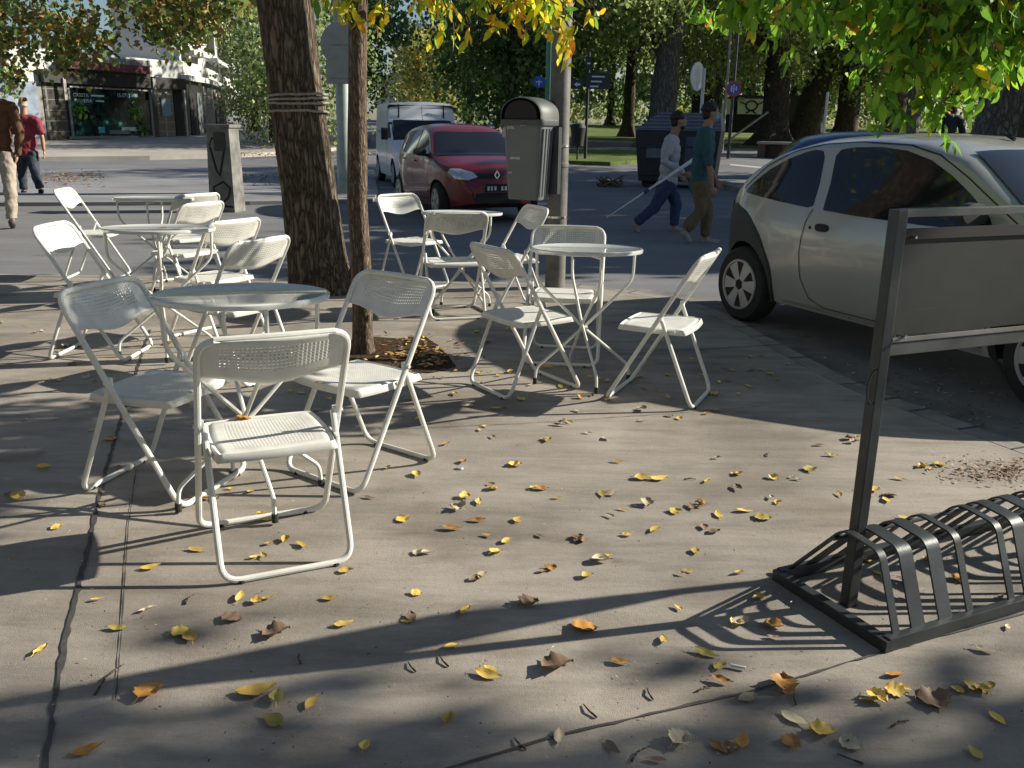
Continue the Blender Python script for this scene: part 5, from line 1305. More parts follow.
wtext('GASISTA', 73, 96.5, 3.6); wtext('PLOMERIA', 74.5, 102, 3.4); wtext('15-5713-', 117, 97, 3.9); wtext('50..', 134.5, 97, 3.2)
for (a, b, c_, d_) in [(91, 95, 104, 96.6), (96, 100.4, 104, 101.8)]: wbox('small_lettering', a, b, c_, d_, .12, .13, M['white'], fr_)
wbox('notice_board', 162, 98, 171, 116, .06, .12, simple('pale_notice', (.24, .30, .34), .6), None); wbox('wall_lamp', 165.5, 92, 168, 94, .06, .2, M['white'])
for x in (65.5, 155): wbox('downpipe', x - 1.4, 78, x + 1.4, 100, .30, .38, M['galv'])
wbox('dark_door', 175, 84, 184, 141, .06, .09, M['black'])
# chamfered corner and the side going away to the right
C1_ = A1.copy(); C2_ = atd(206, 138, 49.5); C2_.z = 0; C3_ = atd(238, 136, 68.0); C3_.z = 0
for (P, Q, nm, low) in [(C1_, C2_, 'corner_wall', 'fascia'), (C2_, C3_, 'side_wall', 'plasterdim')]:
    D = (Q - P).normalized(); N = Vector((D.y, -D.x, 0)); Ln = (Q - P).length; RM = Matrix.Rotation(atan2(D.y, D.x), 4, 'Z'); base_ = P - A0
    mk = lambda name, a, b, z0, z1, o0, o1, m: MB().box(base_ + D * (a + b) / 2 + N * (o0 + o1) / 2 + Vector((0, 0, (z0 + z1) / 2)), (b - a, o1 - o0, z1 - z0), RM).build(name, m, shop, None)
    mk(nm, 0, Ln, 0, 9.5, -3, -.01, M['plaster']); mk('lower_wall', 0, Ln, 0, 3.2, 0, .05, M[low]); 
    mk('shop_door', Ln * .25, Ln * .48, .3, 2.7, .05, .08, M['black']); mk('shop_door', Ln * .62, Ln * .85, .3, 2.7, .05, .08, M['greyplastic']); mk('ledge', -.05, Ln + .05, 3.2, 3.45, 0, .35, M['plaster'])
    for k in range(2): w_ = mk('window', Ln * (.2 + .45 * k), Ln * (.38 + .45 * k), 5.0, 6.8, -.008, .01, M['black']); mk('balcony', Ln * (.12 + .45 * k), Ln * (.46 + .45 * k), 4.4, 4.6, 0, .6, M['plaster'])
# low graffiti wall and ivy at the far left
p = atd(-60, 150, 33); o = MB().box((0, 0, 1.35), (7.2, .25, 2.7)).build('graffiti_wall', simple('painted_wall', (.22, .27, .33), .9, 0, .5, 1.8, .2), None, None); q = atd(42, 150, 36.5); p.z = 0; q.z = 0
o.data.transform(Matrix.Translation((3.6, 0, 0))); o.location = (q - (q - p).normalized() * 7.2); o.location.z = 0; o.rotation_euler = (0, 0, atan2(q.y - p.y, q.x - p.x)); tag(o, 'pale blue graffiti wall beside the shop at the far left', 'wall')
iv = [(tuple(o.location + (q - p).normalized() * rr.uniform(0, 6.8) + Vector((0, -.2, 2.7 + rr.uniform(-.3, .5)))), .4) for _ in range(70)]
x = link(bpy.data.objects.new('ivy', leaf_mesh('ivy', iv, .16, [M['lf_mid'], M['lf_gold']], 3, per=30, shape='wide', matpick=[.85, .15]))); tag(x, 'ivy spilling over the top of the graffiti wall', 'ivy', kind='stuff')

# distant buildings between the trees
def block(px0, px1, pyt, Y, dep, m, label, roof=None, rows=0, cols=0, name='house', base=None):
    a = atd(px0, 120, Y); b = atd(px1, 120, Y); t_ = atd((px0 + px1) / 2, pyt, Y); e = empty(name, ((a.x + b.x) / 2, Y + dep / 2, g(Y) - .5), radians(8), label, 'building'); w = b.x - a.x; h = t_.z - g(Y) + .5
    MB().box((0, 0, h / 2), (w, dep, h)).build('wall', m, e, None)
    if roof: MB().add([(-w * .55, -dep * .6, h), (w * .55, -dep * .6, h), (w * .55, dep * .6, h), (-w * .55, dep * .6, h), (-w * .3, 0, h * 1.25), (w * .3, 0, h * 1.25)], [(3, 2, 1, 0), (0, 1, 5, 4), (1, 2, 5), (2, 3, 4, 5), (3, 0, 4)]).build('roof', roof, e, None)
    else: MB().box((0, 0, h + .15), (w * 1.03, dep * 1.03, .3)).build('parapet', m, e, None)
    for r in range(rows):
        for c_ in range(cols):
            z = h * (.25 + .72 * (r + .3) / rows); x = w * (-.5 + (c_ + .5) / cols); f = MB().box((x, -dep / 2 - .02, z), (w / cols * .5, .06, h / rows * .42)).build('window', M['glass'], e, None)
    return e
M['tileroof'] = simple('brown_tile_roof', (.16, .07, .045), .9)
block(372, 393, 78, 95, 8, M['plaster'], 'white sunlit house seen over the van', None, 2, 2)
block(392, 412, 86, 104, 8, simple('brown_render', (.16, .11, .09), .9), 'brown house with a tiled roof right of the sunlit white house', M['tileroof'], 2, 2)
block(388, 428, 36, 260, 25, simple('pale_tower_render', (.40, .43, .46), .9), 'pale grey apartment tower rising far off above the street', None, 9, 4, 'apartment_block')
block(395, 423, 24, 262, 18, simple('pale_tower_top', (.38, .42, .46), .9), 'set-back top storeys of the far pale apartment tower', None, 10, 3, 'apartment_block')
#block(-5, 330, 40, 150, 10, M['plasterdim'], 'long low grey building hidden behind the trees on the left', None, 3, 14, 'apartment_block')

# ------------------------------------------------------------------ park and street trees
def tree(px, Y, w_m, h_m, m_tr, mats, label, crown_c, crown_r, ncl, per, size, seed, lean=0, pick=None, pybase=None, r_cl=.9, group=None, flare=.5, name='park_tree', hollow=.35, shape='wide', nlimb=4):
    b = atd(px, 130, Y); ncl = int(ncl * .66); e = empty(name, (b.x, Y, g(Y) - .05), 0, label, 'tree', group); h = h_m
    trunk('trunk', [(0, 0, 0), (lean * .1, 0, h * .12), (lean * .35, 0, h * .4), (lean * .7, .1, h * .7), (lean, .1, h)], [w_m * 1.0, w_m * .85, w_m * .75, w_m * .6, w_m * .25], m_tr, e, 24, .16, (h * .15, flare))
    rr = random.Random(seed); 
    for k in range(nlimb):
        a = rr.uniform(0, 6.28); z0 = h * rr.uniform(.35, .75); x0 = lean * z0 / h; q = Vector((crown_c[0] + crown_r[0] * .7 * cos(a), crown_c[1] + crown_r[1] * .7 * sin(a), crown_c[2] + rr.uniform(-.3, .6) * crown_r[2]))
        trunk('limb', [(x0, 0, z0), tuple(Vector((x0, 0, z0)).lerp(q, .5) + Vector((0, 0, .4))), tuple(q)], [w_m * .38, w_m * .22, w_m * .06], m_tr, e, 10, sub=4)
    me = leaf_mesh('crown', crown(crown_c, crown_r, ncl, seed, r_cl, hollow), size * .62, [M[k] for k in mats], seed, per=int(per * 1.9), shape=shape, matpick=pick)
    link(bpy.data.objects.new('crown', me), e); return e
T = tree
nr_ = random.Random(8); an = []
for _ in range(420):
    px = nr_.uniform(430, 1080); p = atd(px, 118, nr_.uniform(118, 135)); h = nr_.uniform(0, 1) ** 1.5 * (5 + 3 * noise.noise(Vector((px * .02, 0, 0)))); an.append(((p.x, p.y, g(120) + .6 + h), 1.4))
tag(link(bpy.data.objects.new('far_wood', leaf_mesh('far_wood', an, .55, [M['lf_olive'], M['lf_mid'], M['lf_gold']], 4, per=26, shape='wide', matpick=[.45, .4, .15]))), 'far green and gold foliage closing the view beyond the park lawn', 'wood', kind='stuff')
# park, left to right: trunk px, distance, trunk radius, height
T(512, 48, .35, 7, M['bark4'], ['lf_dark'], 'dark dense park tree right behind the litter bin', (0, 0, 6.5), (4.3, 4, 5.4), 160, 60, .42, 11, group='park trees')
T(470, 62, .3, 6, M['bark4'], ['lf_dark', 'lf_mid'], 'dark park tree beyond the red car', (.8, 0, 5.5), (3.2, 4, 4.8), 120, 50, .45, 12, pick=[.8, .2], group='park trees')
T(437, 70, .25, 6, M['bark4'], ['lf_gold', 'lf_olive'], 'golden autumn tree above the white van', (.2, 0, 4.7), (3.2, 4, 3.0), 120, 50, .38, 13, group='street trees along the far road')
T(418, 84, .25, 5, M['bark4'], ['lf_olive', 'lf_gold'], 'pale olive tree beside the brown house', (0, 0, 4.0), (3.3, 3, 3.4), 90, 45, .36, 14, pick=[.8, .2], group='street trees along the far road')
T(352, 44, .3, 8, M['bark4'], ['lf_dark', 'lf_mid'], 'dark green street tree rising right of the thin trunk', (.6, 0, 6.4), (1.5, 2, 4.3), 110, 50, .32, 15, pick=[.6, .4], group='street trees along the far road')
T(302, 36, .2, 4, M['bark4'], ['lf_olive', 'lf_mid'], 'pale olive tree behind the thick trunk', (0, 0, 3.4), (2.6, 2, 3.1), 120, 45, .24, 16, pick=[.7, .3], group='street trees along the far road')
T(256, 60, .25, 6, M['bark4'], ['lf_dark', 'lf_olive'], 'dark feathery tree right of the corner shop', (.0, 0, 5.6), (2.8, 2, 4.6), 150, 45, .28, 17, pick=[.6, .4], group='street trees along the far road')
T(272, 40, .15, 3, M['bark4'], ['lf_olive', 'lf_gold'], 'low golden-olive shrub tree left of the thick trunk', (0, 0, 1.9), (1.9, 1.3, 1.5), 70, 45, .2, 18, pick=[.7, .3], group='street trees along the far road')
T(532, 56, .38, 9, M['bark4'], ['lf_dark', 'lf_mid'], 'dark trunked park tree left of the street-name post', (0, 0, 7.5), (5, 4, 4.4), 200, 55, .4, 19, pick=[.75, .25], group='park trees')
T(628, 58, .42, 9, M['bark4'], ['lf_olive', 'lf_mid'], 'brown trunked park tree left of the waste container lid', (-1, 0, 8.2), (5, 4, 4.0), 190, 55, .4, 20, pick=[.6, .4], group='park trees')
T(660, 44, .75, 10, M['bark3'], ['lf_mid', 'lf_olive'], 'pale grey trunked park tree above the waste container', (-2.5, 0, 7.8), (4.5, 4, 3.6), 220, 60, .34, 21, lean=.5, pick=[.45, .55], group='park trees')
T(716, 52, .28, 9, M['bark3'], ['lf_olive', 'lf_mid'], 'slender park tree between the round signs', (.5, 1, 7.4), (3.6, 3, 4.2), 180, 55, .3, 22, pick=[.6, .4], group='park trees')
T(775, 47, .78, 10, M['bark4'], ['lf_olive', 'lf_gold', 'lf_mid'], 'stout upright trunk left of the leaning pair in the park', (-1.6, 0, 7.6), (4.2, 4, 4.6), 210, 60, .3, 23, lean=-.3, pick=[.6, .15, .25], group='park trees', flare=.7)
T(798, 50, .8, 9, M['bark4'], ['lf_dark'], 'dark leaning trunk right of the stout upright park trunk', (3.0, 0, 7.6), (4, 4, 3.6), 120, 55, .36, 24, lean=2.6, group='park trees')
T(812, 56, .6, 9, M['bark3'], ['lf_olive', 'lf_mid'], 'second pale-edged leaning trunk behind the blue car roof', (1.4, 0, 5.8), (4, 3.5, 3.5), 170, 55, .3, 25, lean=1.6, group='park trees')
T(846, 50, .7, 9, M['bark4'], ['lf_olive', 'lf_mid'], 'knotty brown trunk behind the blue car', (.5, 0, 5.6), (3.8, 3, 3.3), 190, 55, .28, 26, group='park trees')
T(893, 40, .5, 9, M['bark4'], ['lf_mid', 'lf_olive'], 'dark trunk left of the person beyond the silver car', (0, 0, 7), (4, 3, 3.6), 160, 55, .32, 27, group='park trees')
T(908, 47, .6, 9, M['bark3'], ['lf_mid', 'lf_olive'], 'greyish trunk just behind the person beyond the silver car', (1, 0, 7), (4, 3, 3.6), 140, 50, .32, 28, group='park trees')
e = T(1010, 27, 1.15, 9, M['bark3'], ['lf_dark', 'lf_mid'], 'enormous grey buttressed trunk at the right edge', (1, 2, 9), (5, 4, 3.0), 130, 55, .35, 29, group='park trees', flare=.9, nlimb=6)
# rows further back close the view with foliage
labs = ['first', 'second', 'third', 'fourth', 'fifth', 'sixth', 'seventh', 'eighth', 'ninth', 'tenth', 'eleventh', 'twelfth']
for i, (px, Y) in enumerate([(560, 92), (610, 96), (655, 90), (700, 95), (745, 92), (790, 96), (840, 90), (895, 95), (950, 90), (1010, 86), (500, 118)]):
    T(px, Y, .45, 9, M['bark4'], ['lf_mid', 'lf_olive'], 'background tree, %s from the left of the back row of the park' % labs[(i + 1) % 12], (0, 0, 7.2), (6.0, 4, 5.6), 95, 36, .6, 60 + i, pick=[.65, .35], group='park trees in the back row', nlimb=2)
for i, (px, Y, nm) in enumerate([(-60, 48, 'at the far left edge')]):
    T(px, Y, .35, 9, M['bark4'], ['lf_dark', 'lf_mid'], 'tall dark tree ' + nm, (0, 0, 8.5), (4.5, 4, 4), 100, 42, .6, 90 + i, pick=[.6, .4], group='trees behind the shop', nlimb=2)
# tall trees on the street's right side shade the crossing
for i, (x, y, zc, r) in enumerate([(12.5, 14.0, 5.2, 2.8), (17, 19.5, 6.0, 3.4), (12.5, 23, 6.0, 3.0)]):
    e = empty('street_tree', (x, y, g(y)), 0, 'tall street tree, %s to the right of the crossing' % ['nearest', 'second', 'third'][i], 'tree', 'tall trees right of the crossing')
    trunk('trunk', [(0, 0, 0), (.1, 0, 3), (.0, .1, 6), (.1, 0, zc)], [.35, .3, .24, .1], M['bark4'], e, 20)
    link(bpy.data.objects.new('crown', leaf_mesh('crown', crown((0, 0, zc - g(y)), (r, r, r * .95), 200, 200 + i, .7, .2), .30, [M['lf_mid'], M['lf_olive']], 200 + i, per=34, shape='wide')), e)

# the cafe side of the street and trees behind the viewer (they shade and are mirrored in the car windows)
e = empty('cafe_building', (-9.5, -2, 0), 0, 'long two-storey cafe front on the left side of the pavement', 'building')
MB().box((-3, 0, 4), (6, 15, 8)).build('wall', M['plasterdim'], e, None)
for k in range(4): MB().box((.02, -5.6 + 3.7 * k, 1.6), (.06, 2.6, 2.6)).build('shop_window', M['glass'], e, None); MB().box((.02, -5.6 + 3.7 * k, 5.6), (.06, 1.3, 1.9)).build('window', M['glass'], e, None)
MB().box((.6, 0, 3.2), (1.2, 15, .12)).build('awning', M['awning'], e, None)
for i, (x, y) in enumerate([(-3.5, -5.5), (2.5, -6.5), (-7, -11), (-1, -13)]):
    e = empty('street_tree', (x, y, 0), 0, 'street tree behind the viewer, %s of four' % ['first', 'second', 'third', 'fourth'][i], 'tree', 'street trees behind the viewer')
    trunk('trunk', [(0, 0, 0), (.1, 0, 2.5), (.0, .1, 5)], [.22, .2, .12], M['bark4'], e, 16)
    link(bpy.data.objects.new('crown', leaf_mesh('crown', crown((0, 0, 5.2), (2.8, 2.8, 2.2), 110, 300 + i, .6, .3), .3, [M['lf_mid'], M['lf_gold']], 300 + i, per=26, shape='wide')), e)

e = empty('street_tree', (9.6, 3.5, g(3)), 0, 'unseen tree added across the road to the right, its thin crown shading the near pavement', 'tree')  # out of view, added so that its crown darkens the near pavement
trunk('trunk', [(0, 0, 0), (.05, 0, 2), (.0, .1, 4.6)], [.14, .12, .07], M['bark4'], e, 16)
link(bpy.data.objects.new('crown', leaf_mesh('crown', crown((0, -.1, 4.5), (2.8, .95, 1.0), 110, 401, .35, .1), .13, [M['lf_mid'], M['lf_gold']], 401, per=26, shape='wide')), e)

# ------------------------------------------------------------------ fallen leaves
def leaf_piece(kind, seed):
    rr = random.Random(seed); s = MB(); n = 9; curl = rr.uniform(.1, .5); tw = rr.uniform(-.5, .5); so_ = rr.uniform(0, 9)
    wmax = {'slim': .21, 'oval': .30, 'lobed': .42}[kind]
    for i in range(n + 1):
        u = i / n; w = wmax * (sin(pi * u ** .8)) ** .9 if kind != 'lobed' else wmax * (abs(sin(pi * u ** .8)) ** .6) * (1 + .16 * (1 if i % 2 else -.8))
        for v in (-1, -.5, 0, .5, 1):
            x = (u - .5); y = v * w + tw * (u - .5) ** 2; z = curl * (v * v) * w * 1.1 + .22 * curl * (2 * (u - .5)) ** 2 + .015 * rr.uniform(-1, 1) + .04 + .12 * noise.noise(Vector((u * 3.5, v * 1.3, so_))) * (1.3 if kind == 'lobed' else .4)
            s.v.append((x, y, z))
    for i in range(n):
        for j in range(4): q = i * 5 + j; s.f.append((q, q + 1, q + 6, q + 5))
    s.sweep([(-.5, 0, .06 + .22 * curl), (-.62, .01, .04), (-.72, .03, .03)], [.012, .010, .008], n=4)
    me = s.mesh('fallen_leaf', 60); return me
LM = {}
base_meshes = {(k, q): leaf_piece(k, {'slim': 1, 'oval': 2, 'lobed': 3}[k] + q * 13) for k in ('slim', 'oval', 'lobed') for q in range(7)}
def lmesh(k, q, m):
    key = (k, q, m)
    if key not in LM: me = base_meshes[(k, q)].copy(); me.name = 'fallen_leaf'; me.materials.append(M[m]); LM[key] = me
    return LM[key]
rl = random.Random(99)
cname = {'fy': 'yellow', 'fo': 'orange', 'fb': 'dry brown', 'fg': 'greenish yellow', 'fp': 'pale tan'}; kname = {'slim': 'slim', 'oval': 'oval', 'lobed': 'crumpled'}
PENDING = []
def put_leaf(px, py, k, m, L, rot=None, tilt=0, label=None, z=0.0, grp=True):
    p = at(px, py, z); o = bpy.data.objects.new('fallen_leaf', lmesh(k, rl.randrange(7), m)); link(o); o.location = (p.x, p.y, z + .0045); s_ = L * .72
    o.scale = (s_, s_, s_ * rl.uniform(.6, 1.5)); o.rotation_euler = (rl.uniform(-.18, .18) + tilt, rl.uniform(-.1, .1), rl.uniform(0, 6.28) if rot is None else rot)
    tag(o, label, 'leaf', 'fallen leaves scattered on the pavement')
    if not label: PENDING.append((px, py, kname[k], cname[m], o))
    return o
special = [
 (258, 694, 'slim', 'fy', .15, .3, 'long greenish yellow leaf in the shadow band at the lower left'), (277, 700, 'oval', 'fg', .085, 1.8, 'round upright yellow-green leaf touching the long one at the lower left'),
 (274, 722, 'oval', 'fg', .095, 2.4, 'broad olive yellow leaf below the shadow band at the lower left'), (88, 752, 'slim', 'fo', .10, .6, 'rust orange leaf in the bottom left corner'),
 (150, 694, 'lobed', 'fo', .11, 1.2, 'crumpled rust brown leaf in the shadow band at the left'), (365, 748, 'oval', 'fy', .06, 1.5, 'golden leaf standing out at the bottom, left of centre'),
 (449, 722, 'oval', 'fy', .07, 1.3, 'golden brown leaf just right of the golden one at the bottom'), (556, 667, 'lobed', 'fb', .13, .4, 'large curled grey-brown leaf in the middle of the shadow band'),
 (488, 677, 'slim', 'fy', .11, -.4, 'folded yellow leaf left of the large grey-brown leaf'), (620, 664, 'slim', 'fo', .08, -.3, 'orange leaf right of the large grey-brown leaf'),
 (585, 629, 'lobed', 'fo', .11, .1, 'reddish orange leaf cluster on the upper edge of the shadow band'), (529, 604, 'lobed', 'fb', .10, .8, 'crumpled tan leaf in the sunlight above the shadow band'),
 (783, 686, 'lobed', 'fo', .11, 1.4, 'curled orange-red leaf standing up near the joint at the lower right'), (794, 721, 'slim', 'fp', .11, -.8, 'long pale tan leaf at the lower right'),
 (742, 744, 'oval', 'fo', .08, 1.3, 'mottled orange leaf at the bottom right of centre'), (790, 744, 'lobed', 'fo', .07, 1.5, 'small ragged orange leaf beside the mottled one'), (680, 742, 'lobed', 'fp', .09, .8, 'pale crumpled leaf at the bottom'),
 (935, 702, 'lobed', 'fb', .13, .1, 'big crumpled pale brown leaf at the lower right'), (895, 676, 'slim', 'fo', .08, .2, 'orange leaf pair left of the big crumpled leaf'), (975, 755, 'oval', 'fg', .07, 1.6, 'heart-shaped green-yellow leaf in the bottom right corner'),
 (720, 667, 'oval', 'fg', .075, .8, 'round yellow leaf beside the cigarette end'), (706, 655, 'slim', 'fg', .10, -.5, 'long olive leaf left of the cigarette end'), (722, 683, 'slim', 'fo', .08, -.4, 'brown leaf just below the cigarette end'),
 (985, 652, 'slim', 'fp', .085, -.5, 'pale pointed leaf right of the rack'), (779, 574, 'oval', 'fo', .075, .2, 'orange leaf touching the left corner of the rack'),
 (232, 620, 'lobed', 'fb', .085, 0, 'brown curled leaf below the nearest chair'), (276, 634, 'lobed', 'fb', .11, .5, 'ragged brown leaf pair right of the brown curled leaf'), (344, 626, 'slim', 'fy', .085, .4, 'slim bright yellow leaf right of the nearest chair'),
 (151, 569, 'slim', 'fy', .09, .5, 'slim tan yellow leaf left of the nearest chair'), (197, 551, 'slim', 'fy', .085, -.2, 'yellow leaf beside the foot of the nearest chair'), (118, 630, 'slim', 'fg', .08, 0, 'pair of slim green-yellow leaves near the tarred joint'),
 (330, 600, 'slim', 'fy', .075, .1, 'yellow leaf under the bottom bar of the nearest chair'), (346, 572, 'oval', 'fy', .07, .2, 'deep yellow leaf on the bottom bar corner of the nearest chair'),
 (643, 479, 'oval', 'fy', .11, .1, 'large bright yellow leaf cluster in the open pavement'), (660, 480, 'slim', 'fy', .12, .4, 'yellow leaf on the right of the bright cluster'), (517, 521, 'oval', 'fy', .075, 1.4, 'upright yellow leaf casting a small shadow'),
 (452, 530, 'slim', 'fo', .10, -.05, 'long orange tan leaf in the open pavement left of centre'), (602, 562, 'oval', 'fp', .10, 0, 'pale yellow leaf cluster in the sunlit centre'), (587, 577, 'oval', 'fy', .07, .6, 'round pale yellow leaf under the sunlit cluster'),
]
for (x, y, k, m, L, r_, lab) in special: put_leaf(x, y, k, m, L, r_, 0, lab)
pts_ = [(262, 558), (270, 545), (287, 540), (300, 544), (255, 604), (238, 597), (145, 610), (187, 638), (96, 602), (43, 652), (310, 706), (55, 530), (100, 505), (60, 380), (83, 362), (120, 470), (112, 440), (168, 378), (95, 380),
 (417, 594), (405, 623), (452, 648), (465, 613), (480, 577), (427, 555), (560, 500), (552, 570), (585, 540), (490, 538), (505, 541), (538, 538), (498, 553), (478, 520), (455, 508), (488, 487), (495, 491), (476, 502), (537, 487), (516, 466), (463, 462), (485, 428), (480, 431), (492, 437), (447, 445), (555, 424), (570, 424), (550, 441), (588, 433), (606, 440), (617, 461),
 (600, 497), (610, 518), (602, 560), (625, 536), (652, 530), (622, 510), (648, 505), (673, 511), (690, 508), (698, 507), (720, 515), (705, 527), (712, 534), (695, 551), (690, 572), (680, 608), (706, 480), (716, 458), (738, 475), (738, 490), (760, 517), (745, 510), (770, 500), (800, 480), (820, 445), (790, 420), (860, 440), (833, 455), (842, 496), (812, 470), (772, 480), (740, 575), (662, 642), (740, 625),
 (590, 395), (610, 402), (632, 378), (655, 392), (600, 380), (670, 398), (645, 410), (576, 410), (700, 375), (720, 384), (735, 395), (668, 375), (640, 420), (690, 360), (752, 358), (712, 412), (680, 420), (750, 388), (760, 372), (780, 382), (733, 372), (790, 366), (716, 395),
 (530, 385), (505, 395), (560, 385), (496, 410), (455, 395), (470, 405), (520, 402), (548, 370), (480, 372), (500, 375), (470, 330), (450, 340), (520, 345), (540, 350), (430, 320), (400, 318), (505, 330), (480, 345),
 (5, 322), (28, 326), (45, 332), (75, 340), (60, 350), (105, 330), (125, 410), (140, 340), (170, 345), (200, 352), (215, 350), (30, 420), (90, 430), (45, 470), (15, 500), (150, 430), (215, 500), (250, 495), (262, 517), (232, 490), (390, 470), (410, 455), (418, 475), (380, 440), (370, 500), (400, 520), (300, 395), (330, 400), (315, 410), (420, 420), (410, 398),
 (868, 495), (885, 500), (905, 520), (900, 480), (930, 470), (1010, 470), (980, 480), (940, 465), (860, 560), (900, 580), (930, 560), (905, 600), (880, 575), (960, 580), (1000, 600), (985, 690), (1000, 720), (960, 690), (1010, 630), (870, 700), (850, 745), (612, 748), (560, 737), (490, 672), (720, 750), (820, 735), (905, 690), (770, 640), (760, 600), (745, 700), (655, 760), (765, 627)]
for i, (x, y) in enumerate(pts_):
    k = rl.choice(['slim', 'slim', 'slim', 'oval', 'lobed']); m = rl.choice(['fy', 'fy', 'fy', 'fy', 'fo', 'fb', 'fg', 'fp', 'fp', 'fy']); put_leaf(x + rl.uniform(-3, 3), y + rl.uniform(-2, 2), k, m, rl.uniform(.05, .095))
for i in range(62):                                   # second leaves overlapping the first, in loose drifts
    x, y = rl.choice(pts_); k = rl.choice(['slim', 'oval', 'lobed']); put_leaf(x + rl.choice((-1, 1)) * rl.uniform(5, 12), y + rl.uniform(-4, 4), k, rl.choice(['fy', 'fy', 'fp', 'fo', 'fb']), rl.uniform(.045, .085), tilt=rl.uniform(-.3, .3))
MARKS = [((285, 575), 'the nearest chair'), ((120, 470), 'the chair with the dappled back'), ((400, 455), 'the chair before the thin trunk'), ((400, 355), 'the soil square'), ((848, 605), 'the sign post foot'),
 ((650, 478), 'the bright leaf cluster'), ((556, 667), 'the large grey-brown leaf'), ((590, 385), 'the right-hand table feet'), ((690, 405), 'the chair by the silver car'), ((274, 710), 'the olive leaf trio'),
 ((790, 575), 'the rack corner'), ((950, 600), 'the rack hoops'), ((1000, 472), 'the shredded leaf heap'), ((120, 350), 'the sunlit leaning chair'), ((70, 640), 'the tarred joint'), ((742, 744), 'the mottled orange leaf'), ((935, 702), 'the big crumpled leaf'), ((517, 521), 'the upright yellow leaf'), ((480, 335), 'the small far table'), ((783, 686), 'the curled orange-red leaf')]
def where(px, py):
    d, (mx, my), nm = min(((px - q[0][0]) ** 2 + (1.6 * (py - q[0][1])) ** 2, q[0], q[1]) for q in MARKS); dx_, dy_ = px - mx, 1.6 * (py - my)
    return (('right of ' if dx_ > 0 else 'left of ') if abs(dx_) > abs(dy_) else ('in front of ' if dy_ > 0 else 'behind ')) + nm, d
groups_ = {}
for px, py, kn_, cn_, o in PENDING: w_, d = where(px, py); groups_.setdefault((kn_, cn_, w_), []).append((d, o))
ordn = ['closest', 'second closest', 'third closest', 'fourth closest', 'fifth closest', 'sixth closest', 'seventh closest', 'eighth closest', 'ninth closest']
for (kn_, cn_, w_), L_s in groups_.items():
    L_s.sort(key=lambda q: q[0])
    for i, (d, o) in enumerate(L_s): o['label'] = ('%s %s leaf %s' if len(L_s) == 1 else ordn[min(i, 8)] + ' %s %s leaf %s') % (kn_, cn_, w_)
# leaves on the chair seat and the table top
put_leaf(243, 420, 'lobed', 'fo', .075, .1, 0, 'curled orange leaf lying on the seat of the nearest chair', .404)
put_leaf(318, 384, 'slim', 'fy', .07, .1, 0, 'slim yellow leaf on the seat of the chair before the thin trunk', .404)
put_leaf(163, 229, 'oval', 'fo', .07, .1, 0, 'tan leaf on the second round table on the left', .776)
# cigarette end, bottle cap and twigs
o = MB().cyl((-.018, 0, .008), (.022, 0, .008), .0042, n=10).build('cigarette_end', M['white']); p = at(737, 669); o.location = (p.x, p.y, 0); o.rotation_euler = (0, 0, -.35); tag(o, 'white cigarette end lying beside a round yellow leaf at the lower right', 'cigarette end')
o = MB().lathe([(.014, 0), (.016, .002), (.013, .007), (.001, .008)], 14).build('bottle_cap', M['palegreen']); p = at(460, 469); o.location = (p.x, p.y, .001); tag(o, 'small bluish bottle cap near the foot of the chair before the thin trunk', 'bottle cap')
rt = random.Random(12)
for i, (x, y, L) in enumerate([(110, 680, .14), (190, 600, .06), (444, 662, .06), (412, 668, .05), (705, 690, .05), (690, 480, .05), (768, 455, .06), (640, 755, .07), (850, 760, .06), (520, 745, .05), (300, 660, .05), (650, 695, .05), (590, 712, .06), (900, 725, .06), (795, 700, .05)]):
    p = at(x, y); a = rt.uniform(0, 3.14) if i else 1.45; d = Vector((cos(a), sin(a), 0)); n_ = Vector((-d.y, d.x, 0))
    o = MB().sweep([-d * L / 2 + Vector((0, 0, .004)), n_ * L * .08 + Vector((0, 0, .007)), d * L / 2 + Vector((0, 0, .004))], [.003, .0025, .0015], n=5).build('twig', M['bark2']); o.location = p
    tag(o, ('short dry twig %s' if i in (3, 9) else 'thin dry twig %s') % where(x, y)[0] if i else 'longest dark twig, next to the thin slab joint at the lower left', 'twig', 'twigs lying on the concrete' if i else None)
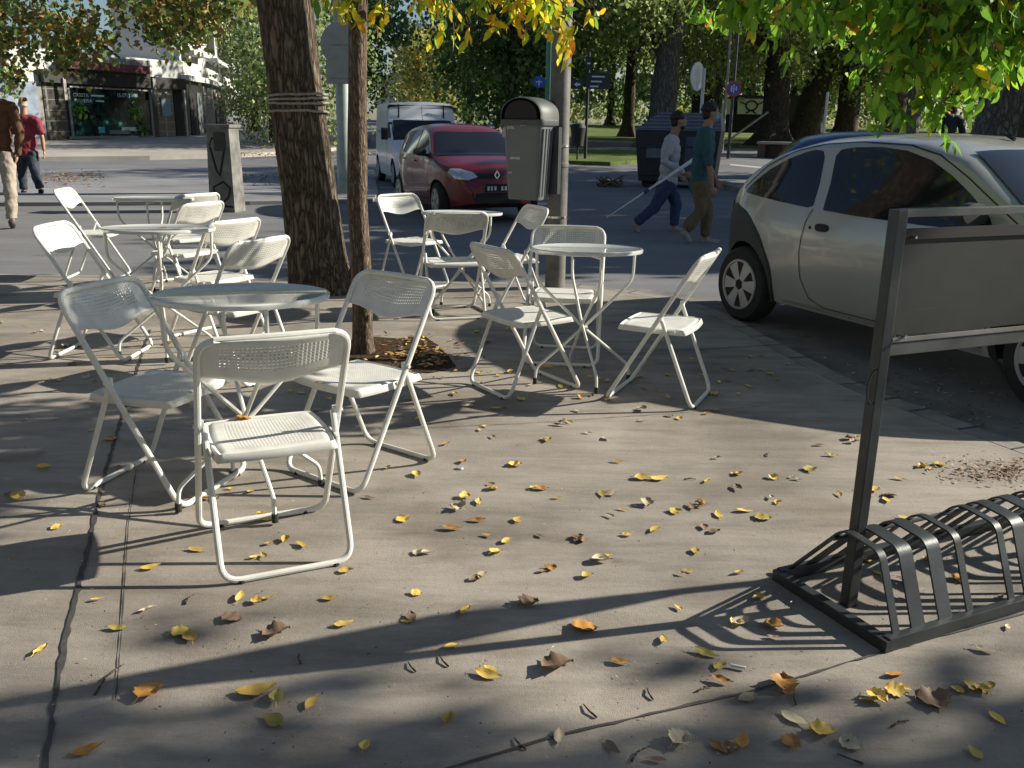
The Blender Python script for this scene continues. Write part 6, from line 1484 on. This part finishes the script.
# crumbs, flecks and shredded leaf: nobody could count them
def litter(name, n, fn, size, mats, seed, label, cat='leaf litter', pick=None, h=.006):
    nr = random.Random(seed); an = []
    for _ in range(n): p = fn(nr); an.append(((p[0], p[1], p[2] + h), .01))
    me = leaf_mesh(name, an, size, mats, seed, droop=0, matpick=pick)
    co = np.empty(len(me.vertices) * 3, np.float32); me.vertices.foreach_get('co', co); co = co.reshape(-1, 3); k = len(me.vertices) // n
    z0 = np.repeat(np.array([a[0][2] for a in an]), k); co[:, 2] = z0 + np.clip((co[:, 2] - z0) * .35 + .003, -.0015, .05); me.vertices.foreach_set('co', co.ravel()); me.update()
    return tag(link(bpy.data.objects.new(name, me)), label, cat, kind='stuff')
litter('leaf_crumbs', 750, lambda r: (lambda p: (p.x, p.y, 0))(at(r.uniform(-20, 1044), 310 + 460 * r.random() ** .8)), .010, [M['fb'], M['fp'], M['soil']], 5, 'tiny crumbs of dry leaf strewn over the concrete')
litter('leaf_litter', 230, lambda r: (lambda p: (p.x, p.y, 0))(at(395 + r.gauss(22, 22), 354 + r.gauss(2, 9))), .06, [M['fb'], M['fo'], M['fy'], M['soil']], 6, 'brown and orange leaf litter filling the soil square of the young tree', pick=[.45, .25, .15, .15], h=.01)
litter('leaf_litter', 420, lambda r: (lambda p: (p.x, p.y, 0))(at(1000 + r.gauss(0, 30), 472 + r.gauss(0, 6))), .025, [M['fb'], M['fp'], M['fo']], 7, 'heap of shredded tan leaf litter at the right edge behind the rack')
litter('leaf_litter', 700, lambda r: (lambda p: (p.x, p.y, p.z + .06))(atg(r.uniform(40, 105) if r.random() < .6 else r.uniform(235, 300), 181 + r.gauss(0, 4))), .10, [M['fb'], M['fo']], 8, 'band of brown leaves on the grey paving behind the tables')
litter('leaf_litter', 500, lambda r: (lambda p: (p.x, p.y, p.z + .12))(atg(r.uniform(236, 372), 158 + r.gauss(0, 1.4))), .12, [M['fo'], M['fy'], M['fb']], 9, 'orange strip of leaves along the far kerb')
litter('leaf_litter', 350, lambda r: (lambda p: (p.x, p.y, ROAD))(at(r.uniform(820, 1024), 380 + r.uniform(-20, 50), ROAD)), .04, [M['fb'], M['fp']], 10, 'thin scatter of leaves on the road under the silver car')
# cracked plate in the island paving
pts = [at(108, 216), at(170, 214), at(182, 205), at(125, 204)]
s = MB(); s.v = [(p.x, p.y, ROAD + .03) for p in [at(98, 214, ROAD), at(178, 213, ROAD), at(186, 204, ROAD), at(112, 204, ROAD)]]; s.f = [(0, 1, 2, 3)]; tag(s.build('manhole_cover', simple('rusty_plate', (.12, .11, .10), .8, .2, .4, 8, .4), smooth=None), 'flat worn iron plate in the ground behind the tables', 'manhole cover')
print('objects', len(bpy.data.objects))
